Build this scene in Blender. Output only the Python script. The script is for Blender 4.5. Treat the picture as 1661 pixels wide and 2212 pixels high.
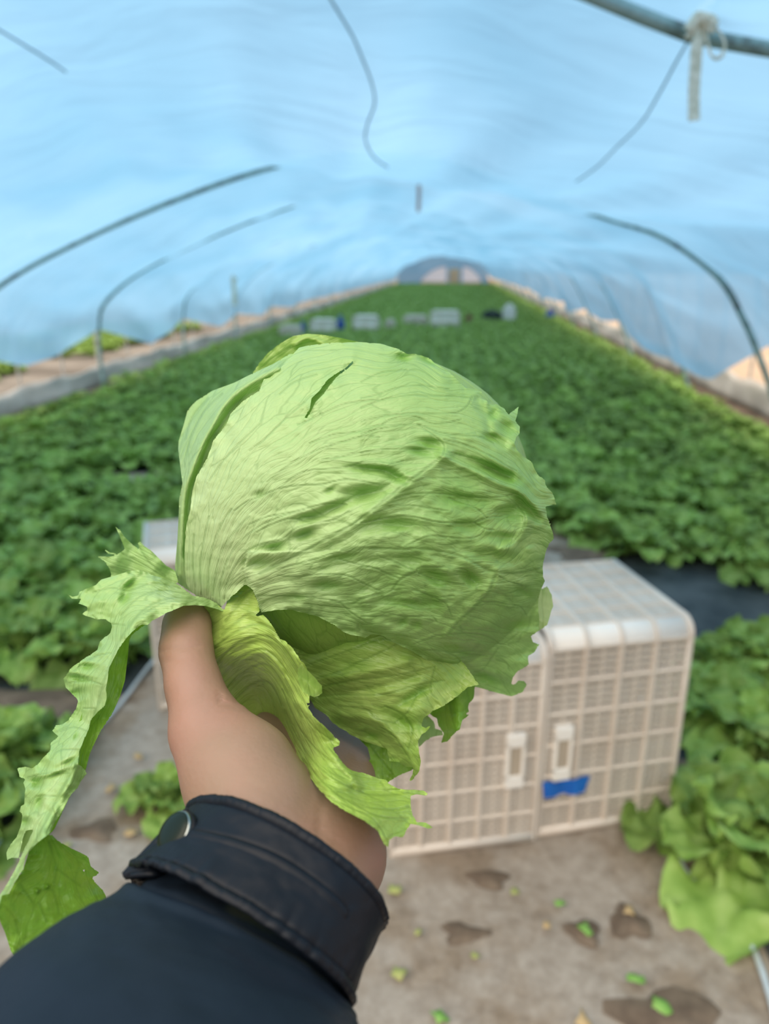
import bpy, bmesh, math, random
import numpy as np
from mathutils import Vector, Matrix, noise as mnoise
for o in list(bpy.data.objects): bpy.data.objects.remove(o)
S = bpy.context.scene; COL = S.collection
R = math.radians
random.seed(7); RNG = np.random.default_rng(7)

# ---------------------------------------------------------------- camera
IW, IH, FP = 1661.0, 2212.0, 1650.0
CAMZ = 1.6
_th, _ps = R(18.0), R(5.1)
FW = np.array([-math.sin(_ps)*math.cos(_th), math.cos(_ps)*math.cos(_th), -math.sin(_th)])
RT = np.array([math.cos(_ps), math.sin(_ps), 0.0]); UP = np.cross(RT, FW)
CC = np.array([0, 0, CAMZ])
cd = bpy.data.cameras.new('camera'); cam = bpy.data.objects.new('camera', cd); COL.objects.link(cam)
cam.matrix_world = Matrix(((RT[0], UP[0], -FW[0], CC[0]), (RT[1], UP[1], -FW[1], CC[1]), (RT[2], UP[2], -FW[2], CC[2]), (0, 0, 0, 1)))
cd.sensor_fit = 'HORIZONTAL'; cd.sensor_width = 26.0; cd.lens = 26.0*FP/IW
cd.clip_start = 0.02; cd.clip_end = 400
cd.dof.use_dof = True; cd.dof.focus_distance = 0.345; cd.dof.aperture_fstop = 6.8
S.camera = cam
S.view_settings.view_transform = 'Standard'; S.view_settings.look = 'None'
S.view_settings.exposure = 0.0; S.view_settings.gamma = 1.0
S.view_settings.use_curve_mapping = False
# ---------------------------------------------------------------- light: overcast sky + broad hazy sun
wd = bpy.data.worlds.new('overcast_sky'); S.world = wd; wd.use_nodes = True
nt = wd.node_tree; nt.nodes.clear()
wo = nt.nodes.new('ShaderNodeOutputWorld'); bg = nt.nodes.new('ShaderNodeBackground')
bg.inputs[0].default_value = (0.93, 0.97, 1.0, 1)
_tc = nt.nodes.new('ShaderNodeTexCoord'); _sx = nt.nodes.new('ShaderNodeSeparateXYZ'); nt.links.new(_tc.outputs['Generated'], _sx.inputs[0])
_mr = nt.nodes.new('ShaderNodeMapRange'); _mr.inputs[1].default_value = 0.0; _mr.inputs[2].default_value = 1.0; _mr.inputs[3].default_value = .48; _mr.inputs[4].default_value = 1.38
nt.links.new(_sx.outputs[2], _mr.inputs[0]); nt.links.new(_mr.outputs[0], bg.inputs[1])       # overcast sky: three times brighter overhead than at the horizon
nt.links.new(bg.outputs[0], wo.inputs[0])
sd = bpy.data.lights.new('sun', 'SUN'); sun = bpy.data.objects.new('sun', sd); COL.objects.link(sun)
sd.energy = 4.5; sd.angle = R(80); sd.color = (1.0, 0.86, 0.70)
sdir = Vector((0.42, 0.44, -1.0))            # travels right, forward and down
sun.rotation_euler = sdir.to_track_quat('-Z', 'Y').to_euler()

# ---------------------------------------------------------------- helpers
def P(x, y, d):                                # pixel + depth -> world point
    x = np.asarray(x, float); y = np.asarray(y, float); d = np.asarray(d, float)
    v = FW + RT*((x-IW/2)/FP)[..., None] - UP*((y-IH/2)/FP)[..., None]
    return CC + v*d[..., None]
def on_plane(x, y, ax, val):
    v = FW + RT*((x-IW/2)/FP) - UP*((y-IH/2)/FP)
    return CC + v*((val-CC[ax])/v[ax])
def link(o, parent=None):
    COL.objects.link(o)
    if parent is not None: o.parent = parent
    return o
def tag(o, label=None, cat=None, group=None, kind=None):
    if label: o['label'] = label
    if cat: o['category'] = cat
    if group: o['group'] = group
    if kind: o['kind'] = kind
    return o
def empty(name, loc=(0, 0, 0)):
    o = bpy.data.objects.new(name, None); o.location = loc; o.empty_display_size = .05
    return link(o)
def mesh_np(name, V, F, mat=None, parent=None, smooth=True, local=None):
    """V Nx3 (world or local), F list or MxK array"""
    V = np.asarray(V, float)
    me = bpy.data.meshes.new(name)
    if isinstance(F, np.ndarray):
        n, k = F.shape
        me.vertices.add(len(V)); me.vertices.foreach_set('co', V.ravel())
        me.loops.add(n*k); me.loops.foreach_set('vertex_index', F.astype(np.int32).ravel())
        me.polygons.add(n); me.polygons.foreach_set('loop_start', np.arange(0, n*k, k, dtype=np.int32))
        me.update(calc_edges=True)
    else:
        me.from_pydata([tuple(v) for v in V], [], F)
    if smooth: me.polygons.foreach_set('use_smooth', [True]*len(me.polygons))
    if mat: me.materials.append(mat)
    me.update()
    o = bpy.data.objects.new(name, me)
    return link(o, parent)
class MB:
    def __init__(s): s.v = []; s.f = []
    def add(s, V, F):
        b = len(s.v); s.v += [tuple(map(float, v)) for v in V]; s.f += [tuple(i+b for i in f) for f in F]; return s
    def box(s, c, h, M=None, bev=0.0):
        x, y, z = h
        if bev <= 0:
            vs = [(sx*x, sy*y, sz*z) for sx in (-1, 1) for sy in (-1, 1) for sz in (-1, 1)]
            fs = [(0, 1, 3, 2), (4, 6, 7, 5), (0, 4, 5, 1), (2, 3, 7, 6), (0, 2, 6, 4), (1, 5, 7, 3)]
        else:
            bm = bmesh.new(); bmesh.ops.create_cube(bm, size=2)
            for v in bm.verts: v.co = (v.co.x*x, v.co.y*y, v.co.z*z)
            bmesh.ops.bevel(bm, geom=list(bm.edges), offset=bev, segments=2, affect='EDGES')
            bm.verts.ensure_lookup_table(); vs = [tuple(v.co) for v in bm.verts]; fs = [tuple(v.index for v in f.verts) for f in bm.faces]; bm.free()
        if M is not None: vs = [tuple(M @ Vector(v)) for v in vs]
        s.add([(v[0]+c[0], v[1]+c[1], v[2]+c[2]) for v in vs], fs); return s
    def tube(s, pts, r, n=8, cap=True):
        pts = [Vector(p) for p in pts]; m = len(pts)
        rr = r if isinstance(r, (list, tuple)) else [r]*m
        base = len(s.v); pn = None
        for i, p in enumerate(pts):
            t = (pts[min(i+1, m-1)]-pts[max(i-1, 0)]).normalized()
            if pn is None: pn = t.orthogonal().normalized()
            pn = (pn-t*pn.dot(t)).normalized(); b = t.cross(pn)
            for k in range(n):
                a = 2*math.pi*k/n; q = p+(pn*math.cos(a)+b*math.sin(a))*rr[i]; s.v.append(tuple(q))
        for i in range(m-1):
            for k in range(n):
                a = base+i*n+k; b2 = base+i*n+(k+1) % n; s.f.append((a, b2, b2+n, a+n))
        if cap:
            s.f.append(tuple(base+k for k in reversed(range(n)))); s.f.append(tuple(base+(m-1)*n+k for k in range(n)))
        return s
    def ribbon(s, pts, w, side, th=.0015):
        pts = [Vector(p) for p in pts]; sd_ = Vector(side).normalized(); base = len(s.v); m = len(pts)
        for i, p in enumerate(pts):
            t = (pts[min(i+1, m-1)]-pts[max(i-1, 0)]).normalized(); s1 = (sd_-t*sd_.dot(t)).normalized(); nn = t.cross(s1)
            ww = w[i] if isinstance(w, (list, tuple)) else w
            for a, b in ((-1, -1), (1, -1), (1, 1), (-1, 1)): s.v.append(tuple(p+s1*a*ww/2+nn*b*th/2))
        for i in range(m-1):
            for k in range(4): a = base+i*4+k; b = base+i*4+(k+1) % 4; s.f.append((a, b, b+4, a+4))
        s.f.append((base+3, base+2, base+1, base)); e = base+(m-1)*4; s.f.append((e, e+1, e+2, e+3)); return s
    def build(s, name, mat, parent=None, smooth=False):
        me = bpy.data.meshes.new(name); me.from_pydata(s.v, [], s.f)
        if smooth: me.polygons.foreach_set('use_smooth', [True]*len(me.polygons))
        me.materials.append(mat); me.update()
        return link(bpy.data.objects.new(name, me), parent)
def smooth_curve(pts, n=6):
    pts = [np.array(p, float) for p in pts]; out = []
    for i in range(len(pts)-1):
        p0 = pts[max(i-1, 0)]; p1 = pts[i]; p2 = pts[i+1]; p3 = pts[min(i+2, len(pts)-1)]
        for k in range(n):
            t = k/n; out.append(.5*((2*p1)+(p2-p0)*t+(2*p0-5*p1+4*p2-p3)*t*t+(-p0+3*p1-3*p2+p3)*t**3))
    out.append(pts[-1]); return out
_perm = RNG.random((256, 256))
def vnoise(x, y):
    xi = np.floor(x).astype(int); yi = np.floor(y).astype(int); fx = x-xi; fy = y-yi
    fx = fx*fx*fx*(fx*(fx*6-15)+10); fy = fy*fy*fy*(fy*(fy*6-15)+10)
    g = lambda a, b: _perm[a & 255, b & 255]
    return ((g(xi, yi)*(1-fx)+g(xi+1, yi)*fx)*(1-fy)+(g(xi, yi+1)*(1-fx)+g(xi+1, yi+1)*fx)*fy)*2-1
def fbm(x, y, o=3):
    s = 0; a = 1.0
    for i in range(o): s = s+a*vnoise(x*2**i+17*i, y*2**i+31*i); a *= .5
    return s/1.75
def tps_fit(pts, vals, lam=1e-3):
    p = np.asarray(pts, float)/300.; v = np.asarray(vals, float); n = len(p)
    d2 = ((p[:, None]-p[None])**2).sum(-1); K = np.where(d2 > 1e-12, d2*np.log(np.maximum(d2, 1e-12))*.5, 0)+lam*np.eye(n)
    A = np.zeros((n+3, n+3)); A[:n, :n] = K; A[:n, n] = 1; A[:n, n+1:] = p; A[n, :n] = 1; A[n+1:, :n] = p.T
    w = np.linalg.solve(A, np.concatenate([v, [0, 0, 0]]))
    def f(x, y):
        q = np.stack([x, y], -1).reshape(-1, 2)/300.; out = np.empty(len(q))
        for i in range(0, len(q), 20000):
            c = q[i:i+20000]; e = ((c[:, None]-p[None])**2).sum(-1)
            out[i:i+20000] = np.where(e > 1e-12, e*np.log(np.maximum(e, 1e-12))*.5, 0)@w[:n]+w[n]+c@w[n+1:]
        return out.reshape(np.shape(x))
    return f
def seg_dist(x, y, poly, closed=False):
    """distance to polyline and nearest points"""
    poly = np.asarray(poly, float); a = poly if closed else poly[:-1]; b = np.roll(poly, -1, 0) if closed else poly[1:]
    best = np.full(x.shape, 1e9); nx = np.zeros_like(x); ny = np.zeros_like(y)
    for (ax, ay), (bx, by) in zip(a, b):
        dx, dy = bx-ax, by-ay; L = dx*dx+dy*dy+1e-9
        t = np.clip(((x-ax)*dx+(y-ay)*dy)/L, 0, 1); qx = ax+t*dx; qy = ay+t*dy
        d = np.hypot(x-qx, y-qy); m = d < best; best = np.where(m, d, best); nx = np.where(m, qx, nx); ny = np.where(m, qy, ny)
    return best, nx, ny
def inside(x, y, poly):
    poly = np.asarray(poly, float); c = np.zeros(x.shape, bool); n = len(poly); j = n-1
    for i in range(n):
        xi, yi = poly[i]; xj, yj = poly[j]
        if yi != yj: c ^= ((yi > y) != (yj > y)) & (x < (xj-xi)*(y-yi)/(yj-yi)+xi)
        j = i
    return c

# ---------------------------------------------------------------- materials
def mat(name):
    m = bpy.data.materials.new(name); m.use_nodes = True; t = m.node_tree; t.nodes.clear(); return m, t
def N(t, ty, **k):
    n = t.nodes.new(ty)
    for a, b in k.items():
        if a == 'ins':
            for i, v in b.items():
                if isinstance(v, bpy.types.NodeSocket): t.links.new(v, n.inputs[i])
                else: n.inputs[i].default_value = v
        else: setattr(n, a, b)
    return n
def ramp(t, fac, stops):
    r = N(t, 'ShaderNodeValToRGB'); t.links.new(fac, r.inputs[0]); e = r.color_ramp.elements
    while len(e) < len(stops): e.new(.5)
    for i, (p, c) in enumerate(stops):
        e[i].position = p; e[i].color = (*c, 1) if len(c) == 3 else c
    return r.outputs[0]
def mix(t, f, a, b, mode='MIX'):
    n = N(t, 'ShaderNodeMix', data_type='RGBA', blend_type=mode)
    for i, v in ((0, f), (6, a), (7, b)):
        if isinstance(v, bpy.types.NodeSocket): t.links.new(v, n.inputs[i])
        else: n.inputs[i].default_value = v if i == 0 else (*v[:3], 1)
    return n.outputs[2]
def math_(t, op, a, b=0.0, c=None, clamp=False):
    n = N(t, 'ShaderNodeMath', operation=op, use_clamp=clamp)
    for i, v in enumerate((a, b) if c is None else (a, b, c)):
        if isinstance(v, bpy.types.NodeSocket): t.links.new(v, n.inputs[i])
        else: n.inputs[i].default_value = v
    return n.outputs[0]
def out(t, sh): o = N(t, 'ShaderNodeOutputMaterial'); t.links.new(sh, o.inputs[0])
def coords(t, kind='Object', scale=(1, 1, 1)):
    tc = N(t, 'ShaderNodeTexCoord'); mp = N(t, 'ShaderNodeMapping', ins={0: tc.outputs[kind]}); mp.inputs['Scale'].default_value = scale; return mp.outputs[0]
def principled(t, col, rough=.5, spec=.5, normal=None, metal=0.0, **ex):
    p = N(t, 'ShaderNodeBsdfPrincipled')
    for k, v in (('Base Color', col), ('Roughness', rough), ('Specular IOR Level', spec), ('Metallic', metal), ('Normal', normal), *ex.items()):
        if v is None: continue
        if isinstance(v, bpy.types.NodeSocket): t.links.new(v, p.inputs[k])
        else: p.inputs[k].default_value = (*v, 1) if isinstance(v, tuple) and len(v) == 3 and k != 'Subsurface Radius' else v
    return p.outputs[0]
def bump(t, h, s, d=.01, nrm=None):
    b = N(t, 'ShaderNodeBump', ins={'Height': h, 'Strength': s, 'Distance': d})
    if nrm: t.links.new(nrm, b.inputs['Normal'])
    return b.outputs[0]
def simple(name, c1, c2=None, scale=8, rough=.6, spec=.3, bs=0.0, metal=0.0, bd=.005, kind='Object'):
    m, t = mat(name); co = coords(t, kind); n = N(t, 'ShaderNodeTexNoise', ins={'Vector': co, 'Scale': scale, 'Detail': 5.0})
    c = ramp(t, n.outputs[0], [(.35, c1), (.65, c2 or c1)])
    out(t, principled(t, c, rough, spec, bump(t, n.outputs[0], bs, bd) if bs else None, metal)); return m
# ---- materials of the place
def m_film():
    m, t = mat('blue_film'); co = coords(t, 'Object')
    n = N(t, 'ShaderNodeTexNoise', ins={'Vector': coords(t, 'Object', (.5, .35, .5)), 'Scale': 1.2, 'Detail': 4.0})
    n2 = N(t, 'ShaderNodeTexNoise', ins={'Vector': coords(t, 'Object', (1.2, 4, 1.2)), 'Scale': .9, 'Detail': 3.0, 'Distortion': .6})
    c = ramp(t, n.outputs[0], [(.3, (.16, .39, .62)), (.7, (.28, .53, .78))])
    b = bump(t, n2.outputs[0], .22, .25)
    tr = N(t, 'ShaderNodeBsdfTranslucent', ins={0: c, 'Normal': b})
    di = N(t, 'ShaderNodeBsdfDiffuse', ins={0: (.28, .50, .66, 1), 'Normal': b})
    tp = N(t, 'ShaderNodeBsdfTransparent', ins={0: (.95, .98, 1.0, 1)})
    a = N(t, 'ShaderNodeMixShader', ins={0: .22, 1: tr.outputs[0], 2: di.outputs[0]})
    lw = N(t, 'ShaderNodeLayerWeight', ins={0: .35})
    f = math_(t, 'MULTIPLY_ADD', lw.outputs['Facing'], -.07, .13)
    a2 = N(t, 'ShaderNodeMixShader', ins={0: f, 1: a.outputs[0], 2: tp.outputs[0]})
    out(t, a2.outputs[0]); return m
M_FILM = m_film()
def m_pole(name='grey_green_pole'):
    m, t = mat(name); co = coords(t)
    n = N(t, 'ShaderNodeTexNoise', ins={'Vector': co, 'Scale': 9.0, 'Detail': 5.0, 'Roughness': .65})
    c = ramp(t, n.outputs[0], [(.32, (.09, .07, .08)), (.42, (.17, .24, .23)), (.5, (.26, .38, .38)), (.7, (.38, .52, .52))])
    out(t, principled(t, c, .5, .4, bump(t, n.outputs[0], .3, .002), .3)); return m
M_POLE = m_pole()
M_GALV = simple('galvanised_steel', (.42, .40, .38), (.60, .57, .54), 6, .5, .4, .1, .3)
M_ROPE = simple('cloth_tie', (.60, .60, .48), (.88, .87, .76), 60, .9, .1, .5)
M_WIRE = simple('grey_wire', (.16, .27, .33), (.24, .36, .42), 10, .6)
M_SKIRT = simple('pale_plastic_skirt', (.50, .44, .38), (.70, .63, .56), 3, .6, .3, .4, 0, .03)
def m_soil():
    m, t = mat('field_soil'); co = coords(t)
    n = N(t, 'ShaderNodeTexNoise', ins={'Vector': co, 'Scale': 3.0, 'Detail': 8.0, 'Roughness': .65})
    c = ramp(t, n.outputs[0], [(.3, (.07, .05, .04)), (.6, (.17, .125, .09)), (.8, (.26, .2, .15))])
    geo = N(t, 'ShaderNodeNewGeometry'); sp = N(t, 'ShaderNodeSeparateXYZ', ins={0: geo.outputs['Position']})
    n2 = N(t, 'ShaderNodeTexNoise', ins={'Vector': co, 'Scale': .5, 'Detail': 4.0})
    sand = ramp(t, n2.outputs[0], [(.3, (.42, .29, .19)), (.7, (.60, .44, .31))])
    f = math_(t, 'MULTIPLY', math_(t, 'SUBTRACT', sp.outputs[0], 3.45), 4.0, clamp=True)
    c = mix(t, f, c, sand)
    left = ramp(t, n2.outputs[0], [(.35, (.11, .09, .07)), (.6, (.28, .24, .20))])
    f2 = math_(t, 'MULTIPLY', math_(t, 'SUBTRACT', -4.35, sp.outputs[0]), 4.0, clamp=True)
    c = mix(t, f2, c, left)
    out(t, principled(t, c, .9, .2, bump(t, n.outputs[0], .8, .03))); return m
def m_mulch():
    m, t = mat('muddy_grey_mulch_film'); co = coords(t)
    n = N(t, 'ShaderNodeTexNoise', ins={'Vector': co, 'Scale': 4.5, 'Detail': 7.0, 'Roughness': .6})
    n3 = N(t, 'ShaderNodeTexNoise', ins={'Vector': co, 'Scale': 28.0, 'Detail': 5.0, 'Roughness': .7})
    base = ramp(t, n3.outputs[0], [(.3, (.26, .205, .155)), (.7, (.42, .35, .28))])
    mud = ramp(t, n3.outputs[0], [(.3, (.15, .10, .06)), (.7, (.30, .215, .14))])
    f = ramp(t, n.outputs[0], [(.46, (0, 0, 0)), (.62, (1, 1, 1))])
    fac = math_(t, 'MULTIPLY', f, .75)
    c = mix(t, fac, base, mud)
    rr = math_(t, 'MULTIPLY_ADD', f, .35, .5)
    out(t, principled(t, c, rr, .35, bump(t, n3.outputs[0], .5, .006))); return m
M_SOIL = m_soil(); M_MULCH = m_mulch()
M_BLACK = simple('black_mulch_film', (.020, .024, .026), (.065, .072, .072), 5, .5, .35, .8, 0, .02)
M_MUD = simple('wet_mud', (.11, .075, .05), (.19, .135, .09), 16, .8, .3, .8)
M_EDGE = simple('clear_film_edge', (.45, .50, .52), (.62, .68, .70), 6, .4, .5)
def m_crate(name, c1, c2):
    m, t = mat(name); co = coords(t)
    n = N(t, 'ShaderNodeTexNoise', ins={'Vector': co, 'Scale': 5.0, 'Detail': 5.0})
    c = ramp(t, n.outputs[0], [(.3, c1), (.7, c2)])
    out(t, principled(t, c, .5, .35, None)); return m
M_CRATE = m_crate('cream_plastic', (.58, .49, .40), (.68, .60, .51)); M_CRATE2 = m_crate('cream_rib_plastic', (.64, .54, .45), (.74, .66, .57))
M_CRATEW = m_crate('white_plastic', (.80, .74, .66), (.90, .85, .78))
M_TAPE = simple('blue_tape', (.01, .10, .42), (.015, .16, .55), 20, .45)
M_BAG = simple('white_bag_cloth', (.62, .60, .57), (.80, .78, .75), 9, .8, .2, .4)
M_BLUEP = simple('blue_plastic', (.03, .08, .32), (.05, .12, .42), 9, .5)
M_DARKP = simple('dark_plastic', (.015, .022, .025), (.035, .045, .05), 9, .5)
M_BROWN = simple('brown_sacking', (.16, .08, .05), (.24, .13, .08), 9, .9)
M_DOOR = simple('orange_board', (.72, .42, .25), (.80, .52, .33), 2, .8)
_m, _t = mat('pale_end_film'); _a = N(_t, 'ShaderNodeBsdfTranslucent', ins={0: (.86, .88, .97, 1)}); out(_t, _a.outputs[0]); M_PANE = _m
def m_field_leaf():
    m, t = mat('field_lettuce_leaf'); oi = N(t, 'ShaderNodeObjectInfo'); co = coords(t)
    n = N(t, 'ShaderNodeTexNoise', ins={'Vector': co, 'Scale': 14.0, 'Detail': 4.0})
    n2 = N(t, 'ShaderNodeTexNoise', ins={'Vector': co, 'Scale': 55.0, 'Detail': 3.0})
    c = ramp(t, n.outputs[0], [(.25, (.14, .27, .035)), (.5, (.28, .43, .09)), (.75, (.46, .60, .19))])
    v = math_(t, 'MULTIPLY_ADD', oi.outputs['Random'], .55, .70)
    hs = N(t, 'ShaderNodeHueSaturation', ins={'Value': v, 'Color': c, 'Saturation': 1.0})
    at = N(t, 'ShaderNodeAttribute', attribute_name='pale')
    c2 = mix(t, math_(t, 'MULTIPLY', at.outputs['Fac'], .55), hs.outputs[0], (.42, .56, .17))
    b = bump(t, n2.outputs[0], .6, .006)
    p = principled(t, c2, .5, .25, b)
    tr = N(t, 'ShaderNodeBsdfTranslucent', ins={0: c2})
    mx = N(t, 'ShaderNodeMixShader', ins={0: .28, 1: p, 2: tr.outputs[0]}); out(t, mx.outputs[0]); return m
M_FLEAF = m_field_leaf()
M_SCRAP = simple('yellowed_leaf_scrap', (.30, .33, .09), (.46, .44, .16), 12, .6)
M_DRY = simple('dry_leaf_scrap', (.42, .28, .13), (.58, .42, .22), 12, .8)
M_GSCRAP = simple('green_leaf_scrap', (.16, .34, .06), (.30, .48, .12), 12, .6)

# ================================================================ STRUCTURE
SOILV = [(-60, -8, -.012), (60, -8, -.012), (60, 140, -.012), (-60, 140, -.012)]
fl = mesh_np('floor', SOILV, [(0, 1, 2, 3)], M_SOIL, smooth=False); tag(fl, kind='structure')
YEND = 63.0
ARCH = [-0.6, 2.6, 7.0, 10.0]
while ARCH[-1] < YEND-2: ARCH.append(ARCH[-1]+3.3)
ARCH[-1] = YEND
# cross-section of the inner arch, left foot to right foot (x, z)
PROF = [(-4.72, 0.0), (-4.72, .45), (-4.69, .8), (-4.58, 1.10), (-4.12, 1.46), (-3.34, 1.82), (-2.42, 2.16), (-1.55, 2.41), (-.85, 2.50), (-.1, 2.42),
        (.66, 2.16), (1.25, 1.98), (1.74, 1.82), (2.22, 1.5), (2.47, 1.16), (2.64, .86), (2.84, .45), (3.02, 0.0)]
PC = np.array(smooth_curve(PROF, 8)); _s = np.concatenate([[0], np.cumsum(np.hypot(*np.diff(PC, axis=0).T))])
def prof(s): return np.stack([np.interp(s, _s, PC[:, 0]), np.interp(s, _s, PC[:, 1])], -1)
iL = np.argmin(np.abs(PC[:, 1]-.72)+(PC[:, 0] > -1)*9); iR = np.argmin(np.abs(PC[:, 1]-.72)+(PC[:, 0] < -1)*9)
sL, sR = _s[iL], _s[iR]
HL = [(-1, .9), (2.6, .85), (5, .6), (7, .8), (8, .55), (8.8, .62), (10, .78), (11.7, .42), (13.3, .70), (15.2, .42), (16.6, .58), (18.5, .44), (20, .56), (22, .45), (25, .5), (64, .45)]
HR = [(-1, .9), (2.6, .85), (5, .6), (7, .93), (8.2, .5), (9, .43), (10, .47), (11.3, .52), (12.4, .60), (13.3, .7), (14.7, .66), (16.6, .72), (18.5, .6), (20, .72), (25, .62), (30, .74), (64, .6)]
nY = []
for a, b in zip(ARCH[:-1], ARCH[1:]):
    k = 20 if b < 18 else (10 if b < 35 else 6)
    nY += list(np.linspace(a, b, k, endpoint=False))
nY.append(ARCH[-1]); nY = np.array([y for y in nY if y >= 0.3]); NT = 120
arr = np.array(ARCH)
def film_grid():
    V = []
    for y in nY:
        i = max(0, np.searchsorted(arr, y, side='right')-1); i = min(i, len(arr)-2)
        ph = (y-arr[i])/(arr[i+1]-arr[i]); L = arr[i+1]-arr[i]
        w = abs(math.sin(math.pi*ph))**.85
        tt = np.linspace(0, 1, NT+1); s = sL+(sR-sL)*tt
        p = prof(s); q = prof(s+.02); d = q-p; d /= np.maximum(np.hypot(d[:, 0], d[:, 1]), 1e-6)[:, None]
        nin = np.stack([d[:, 1], -d[:, 0]], -1)           # towards inside
        dd = np.minimum(tt, 1-tt); side = np.clip(dd/.12, 0, 1)
        amp = (.07+.05*side+.27*np.exp(-((p[:, 0]+.35)/1.15)**2))*min(1, L/3.2)*(.0 if y < 2.6 else 1)
        fold = .026*np.sin(tt*58+y*2.1+2*np.sin(y))*w+.012*np.sin(tt*131+y*4.0)*w
        nz = .085*fbm(tt*9+3, np.full_like(tt, y*.55), 3)*w
        p = p+nin*((amp*w+fold+nz))[:, None]
        # hems hang to their own scalloped height
        for sgn, H in ((0, HL), (1, HR)):
            hz = np.interp(y, [a for a, b in H], [b for a, b in H])
            e = (tt if sgn == 0 else 1-tt); k = np.clip(1-e/.13, 0, 1)**1.4
            p[:, 1] += k*(hz-.72)
        p[:, 1] += (.10+.13*np.clip(p[:, 0]-.66, 0, 1.2))*math.exp(-((y-2.6)/1.3)**2)+(.12*(2.6-y)/2.3 if y < 2.6 else 0)+.02*math.sin(y*1.3)*np.sin(math.pi*tt)*w
        V.append(np.stack([p[:, 0], np.full(NT+1, y), p[:, 1]], -1))
    return np.array(V)
FG = film_grid(); ny_, nt_ = FG.shape[:2]
ii, jj = np.meshgrid(np.arange(ny_-1), np.arange(nt_-1), indexing='ij'); a0 = (ii*nt_+jj).ravel()
ceil_ = mesh_np('ceiling', FG.reshape(-1, 3), np.stack([a0, a0+1, a0+nt_+1, a0+nt_], -1), M_FILM); tag(ceil_, kind='structure')
# arches
def arch(y, r, z0=0):
    pts = [(x, y, z+z0+(.10+.13*min(max(x-.66, 0), 1.2) if y < 4 else 0)) for x, z in smooth_curve(PROF, 5)]
    o = MB().tube(pts, r, 14).build('arch_pole', M_POLE, smooth=True); return o
LBL = {2.6: 'nearest grey green pipe arch with rust patches, tied with a cloth bow', 7.0: 'second pipe arch overhead, dark rod against the blue film at upper left',
       10.0: 'third pipe arch, curving down to the left edge below the film folds'}
for y in ARCH[1:]:
    o = arch(y, .0215 if y < 4 else .026, -.03 if y < 4 else (-.012 if y < 8 else (.002 if y < 11 else .012)))
    if y in LBL: tag(o, LBL[y], 'arch pole')
    else: tag(o, 'distant pipe arch far down the tunnel under the blue film', 'arch pole', 'distant tunnel arches')
# side posts outside the film, with pale skirts along the ground
def posts(x, lean, y0, y1, step, lab, grp):
    base = None; y = y0; k = 0
    mb = MB(); pts = smooth_curve([(0, 0, -.02), (0, 0, .8), (lean*.3, 0, 1.25), (lean, 0, 1.6)], 4); mb.tube(pts, .016, 6)
    base = mb.build('side_post', M_GALV, smooth=True); base.location = (x, y, 0); tag(base, lab, 'post', grp)
    while y < y1:
        y += step*(1 if y < 25 else 1.6); c = base.copy(); COL.objects.link(c); c.location = (x, y, 0); k += 1
posts(-4.98, .12, 6.4, 52, 1.02, 'thin upright steel post standing in the pale skirt left of the field', 'posts along the left skirt')
posts(3.52, -.12, 6.2, 52, 1.1, 'thin upright steel post standing in the pale skirt right of the field', 'posts along the right skirt')
def skirt(name, x, h):
    ys = np.arange(2, 62, .25); V = []; 
    for y in ys:
        for k in range(5):
            z = k/4*h*(1+.06*math.sin(y*3.1)+.05*math.sin(y*7.7)); V.append((x+.015*math.sin(y*2.3+k)+.01*math.sin(y*9+2*k)-.02, y, z-.01))
    F = [(i*5+k, i*5+k+1, (i+1)*5+k+1, (i+1)*5+k) for i in range(len(ys)-1) for k in range(4)]
    o = mesh_np(name, V, F, M_SKIRT); md = o.modifiers.new('s', 'SOLIDIFY'); md.thickness = .008; tag(o, kind='structure')
skirt('wall_left', -4.86, .27); skirt('wall_right', 3.44, .34)
# end wall of the tunnel
apx = [(x, z) for x, z in PC[::4]]
def pane_top(x):
    if -.56 < x < .28: return 1.22
    for x0, x1, k in ((-2.75, -.75, 0), (.5, 2.0, 1)):
        if x0 < x < x1: u = (x-x0)/(x1-x0); return .25+1.15*(math.sin(math.pi/2*(u if k == 0 else 1-u)))**.7
    return 0
V = []; F = []; xs_ = np.arange(-4.6, 2.6, .06); pi_ = np.argsort(PC[:, 0])
for x in xs_:
    zt = np.interp(x, PC[pi_, 0], PC[pi_, 1]); V += [(x, YEND+.1, min(pane_top(x), zt)), (x, YEND+.1, zt)]
F = [(2*i, 2*i+2, 2*i+3, 2*i+1) for i in range(len(xs_)-1)]
ew = mesh_np('wall_back', V, F, M_FILM, smooth=False); tag(ew, kind='structure')
cx_ = -.45
for k, (x0, x1) in enumerate(((-2.75, -.75), (.5, 2.0))):
    pts = [(x0, .25)]+[(x0+(x1-x0)*u, .25+1.15*((math.sin(math.pi/2*(u if k == 0 else 1-u)))**.7)) for u in np.linspace(0, 1, 9)]+[(x1, .25)]
    pts = [p for i, p in enumerate(pts) if i == 0 or p != pts[i-1]]; m_ = len(pts)
    V = [(x, YEND+.04, z) for x, z in pts]; F = [tuple(range(m_))]
    o = mesh_np('window_%d' % (k+1), V, F, M_PANE, smooth=False); tag(o, kind='structure')
o = MB().box((-.12, YEND, .62), (.42, .05, .62)).build('door_1', M_DOOR); tag(o, kind='structure')
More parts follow.
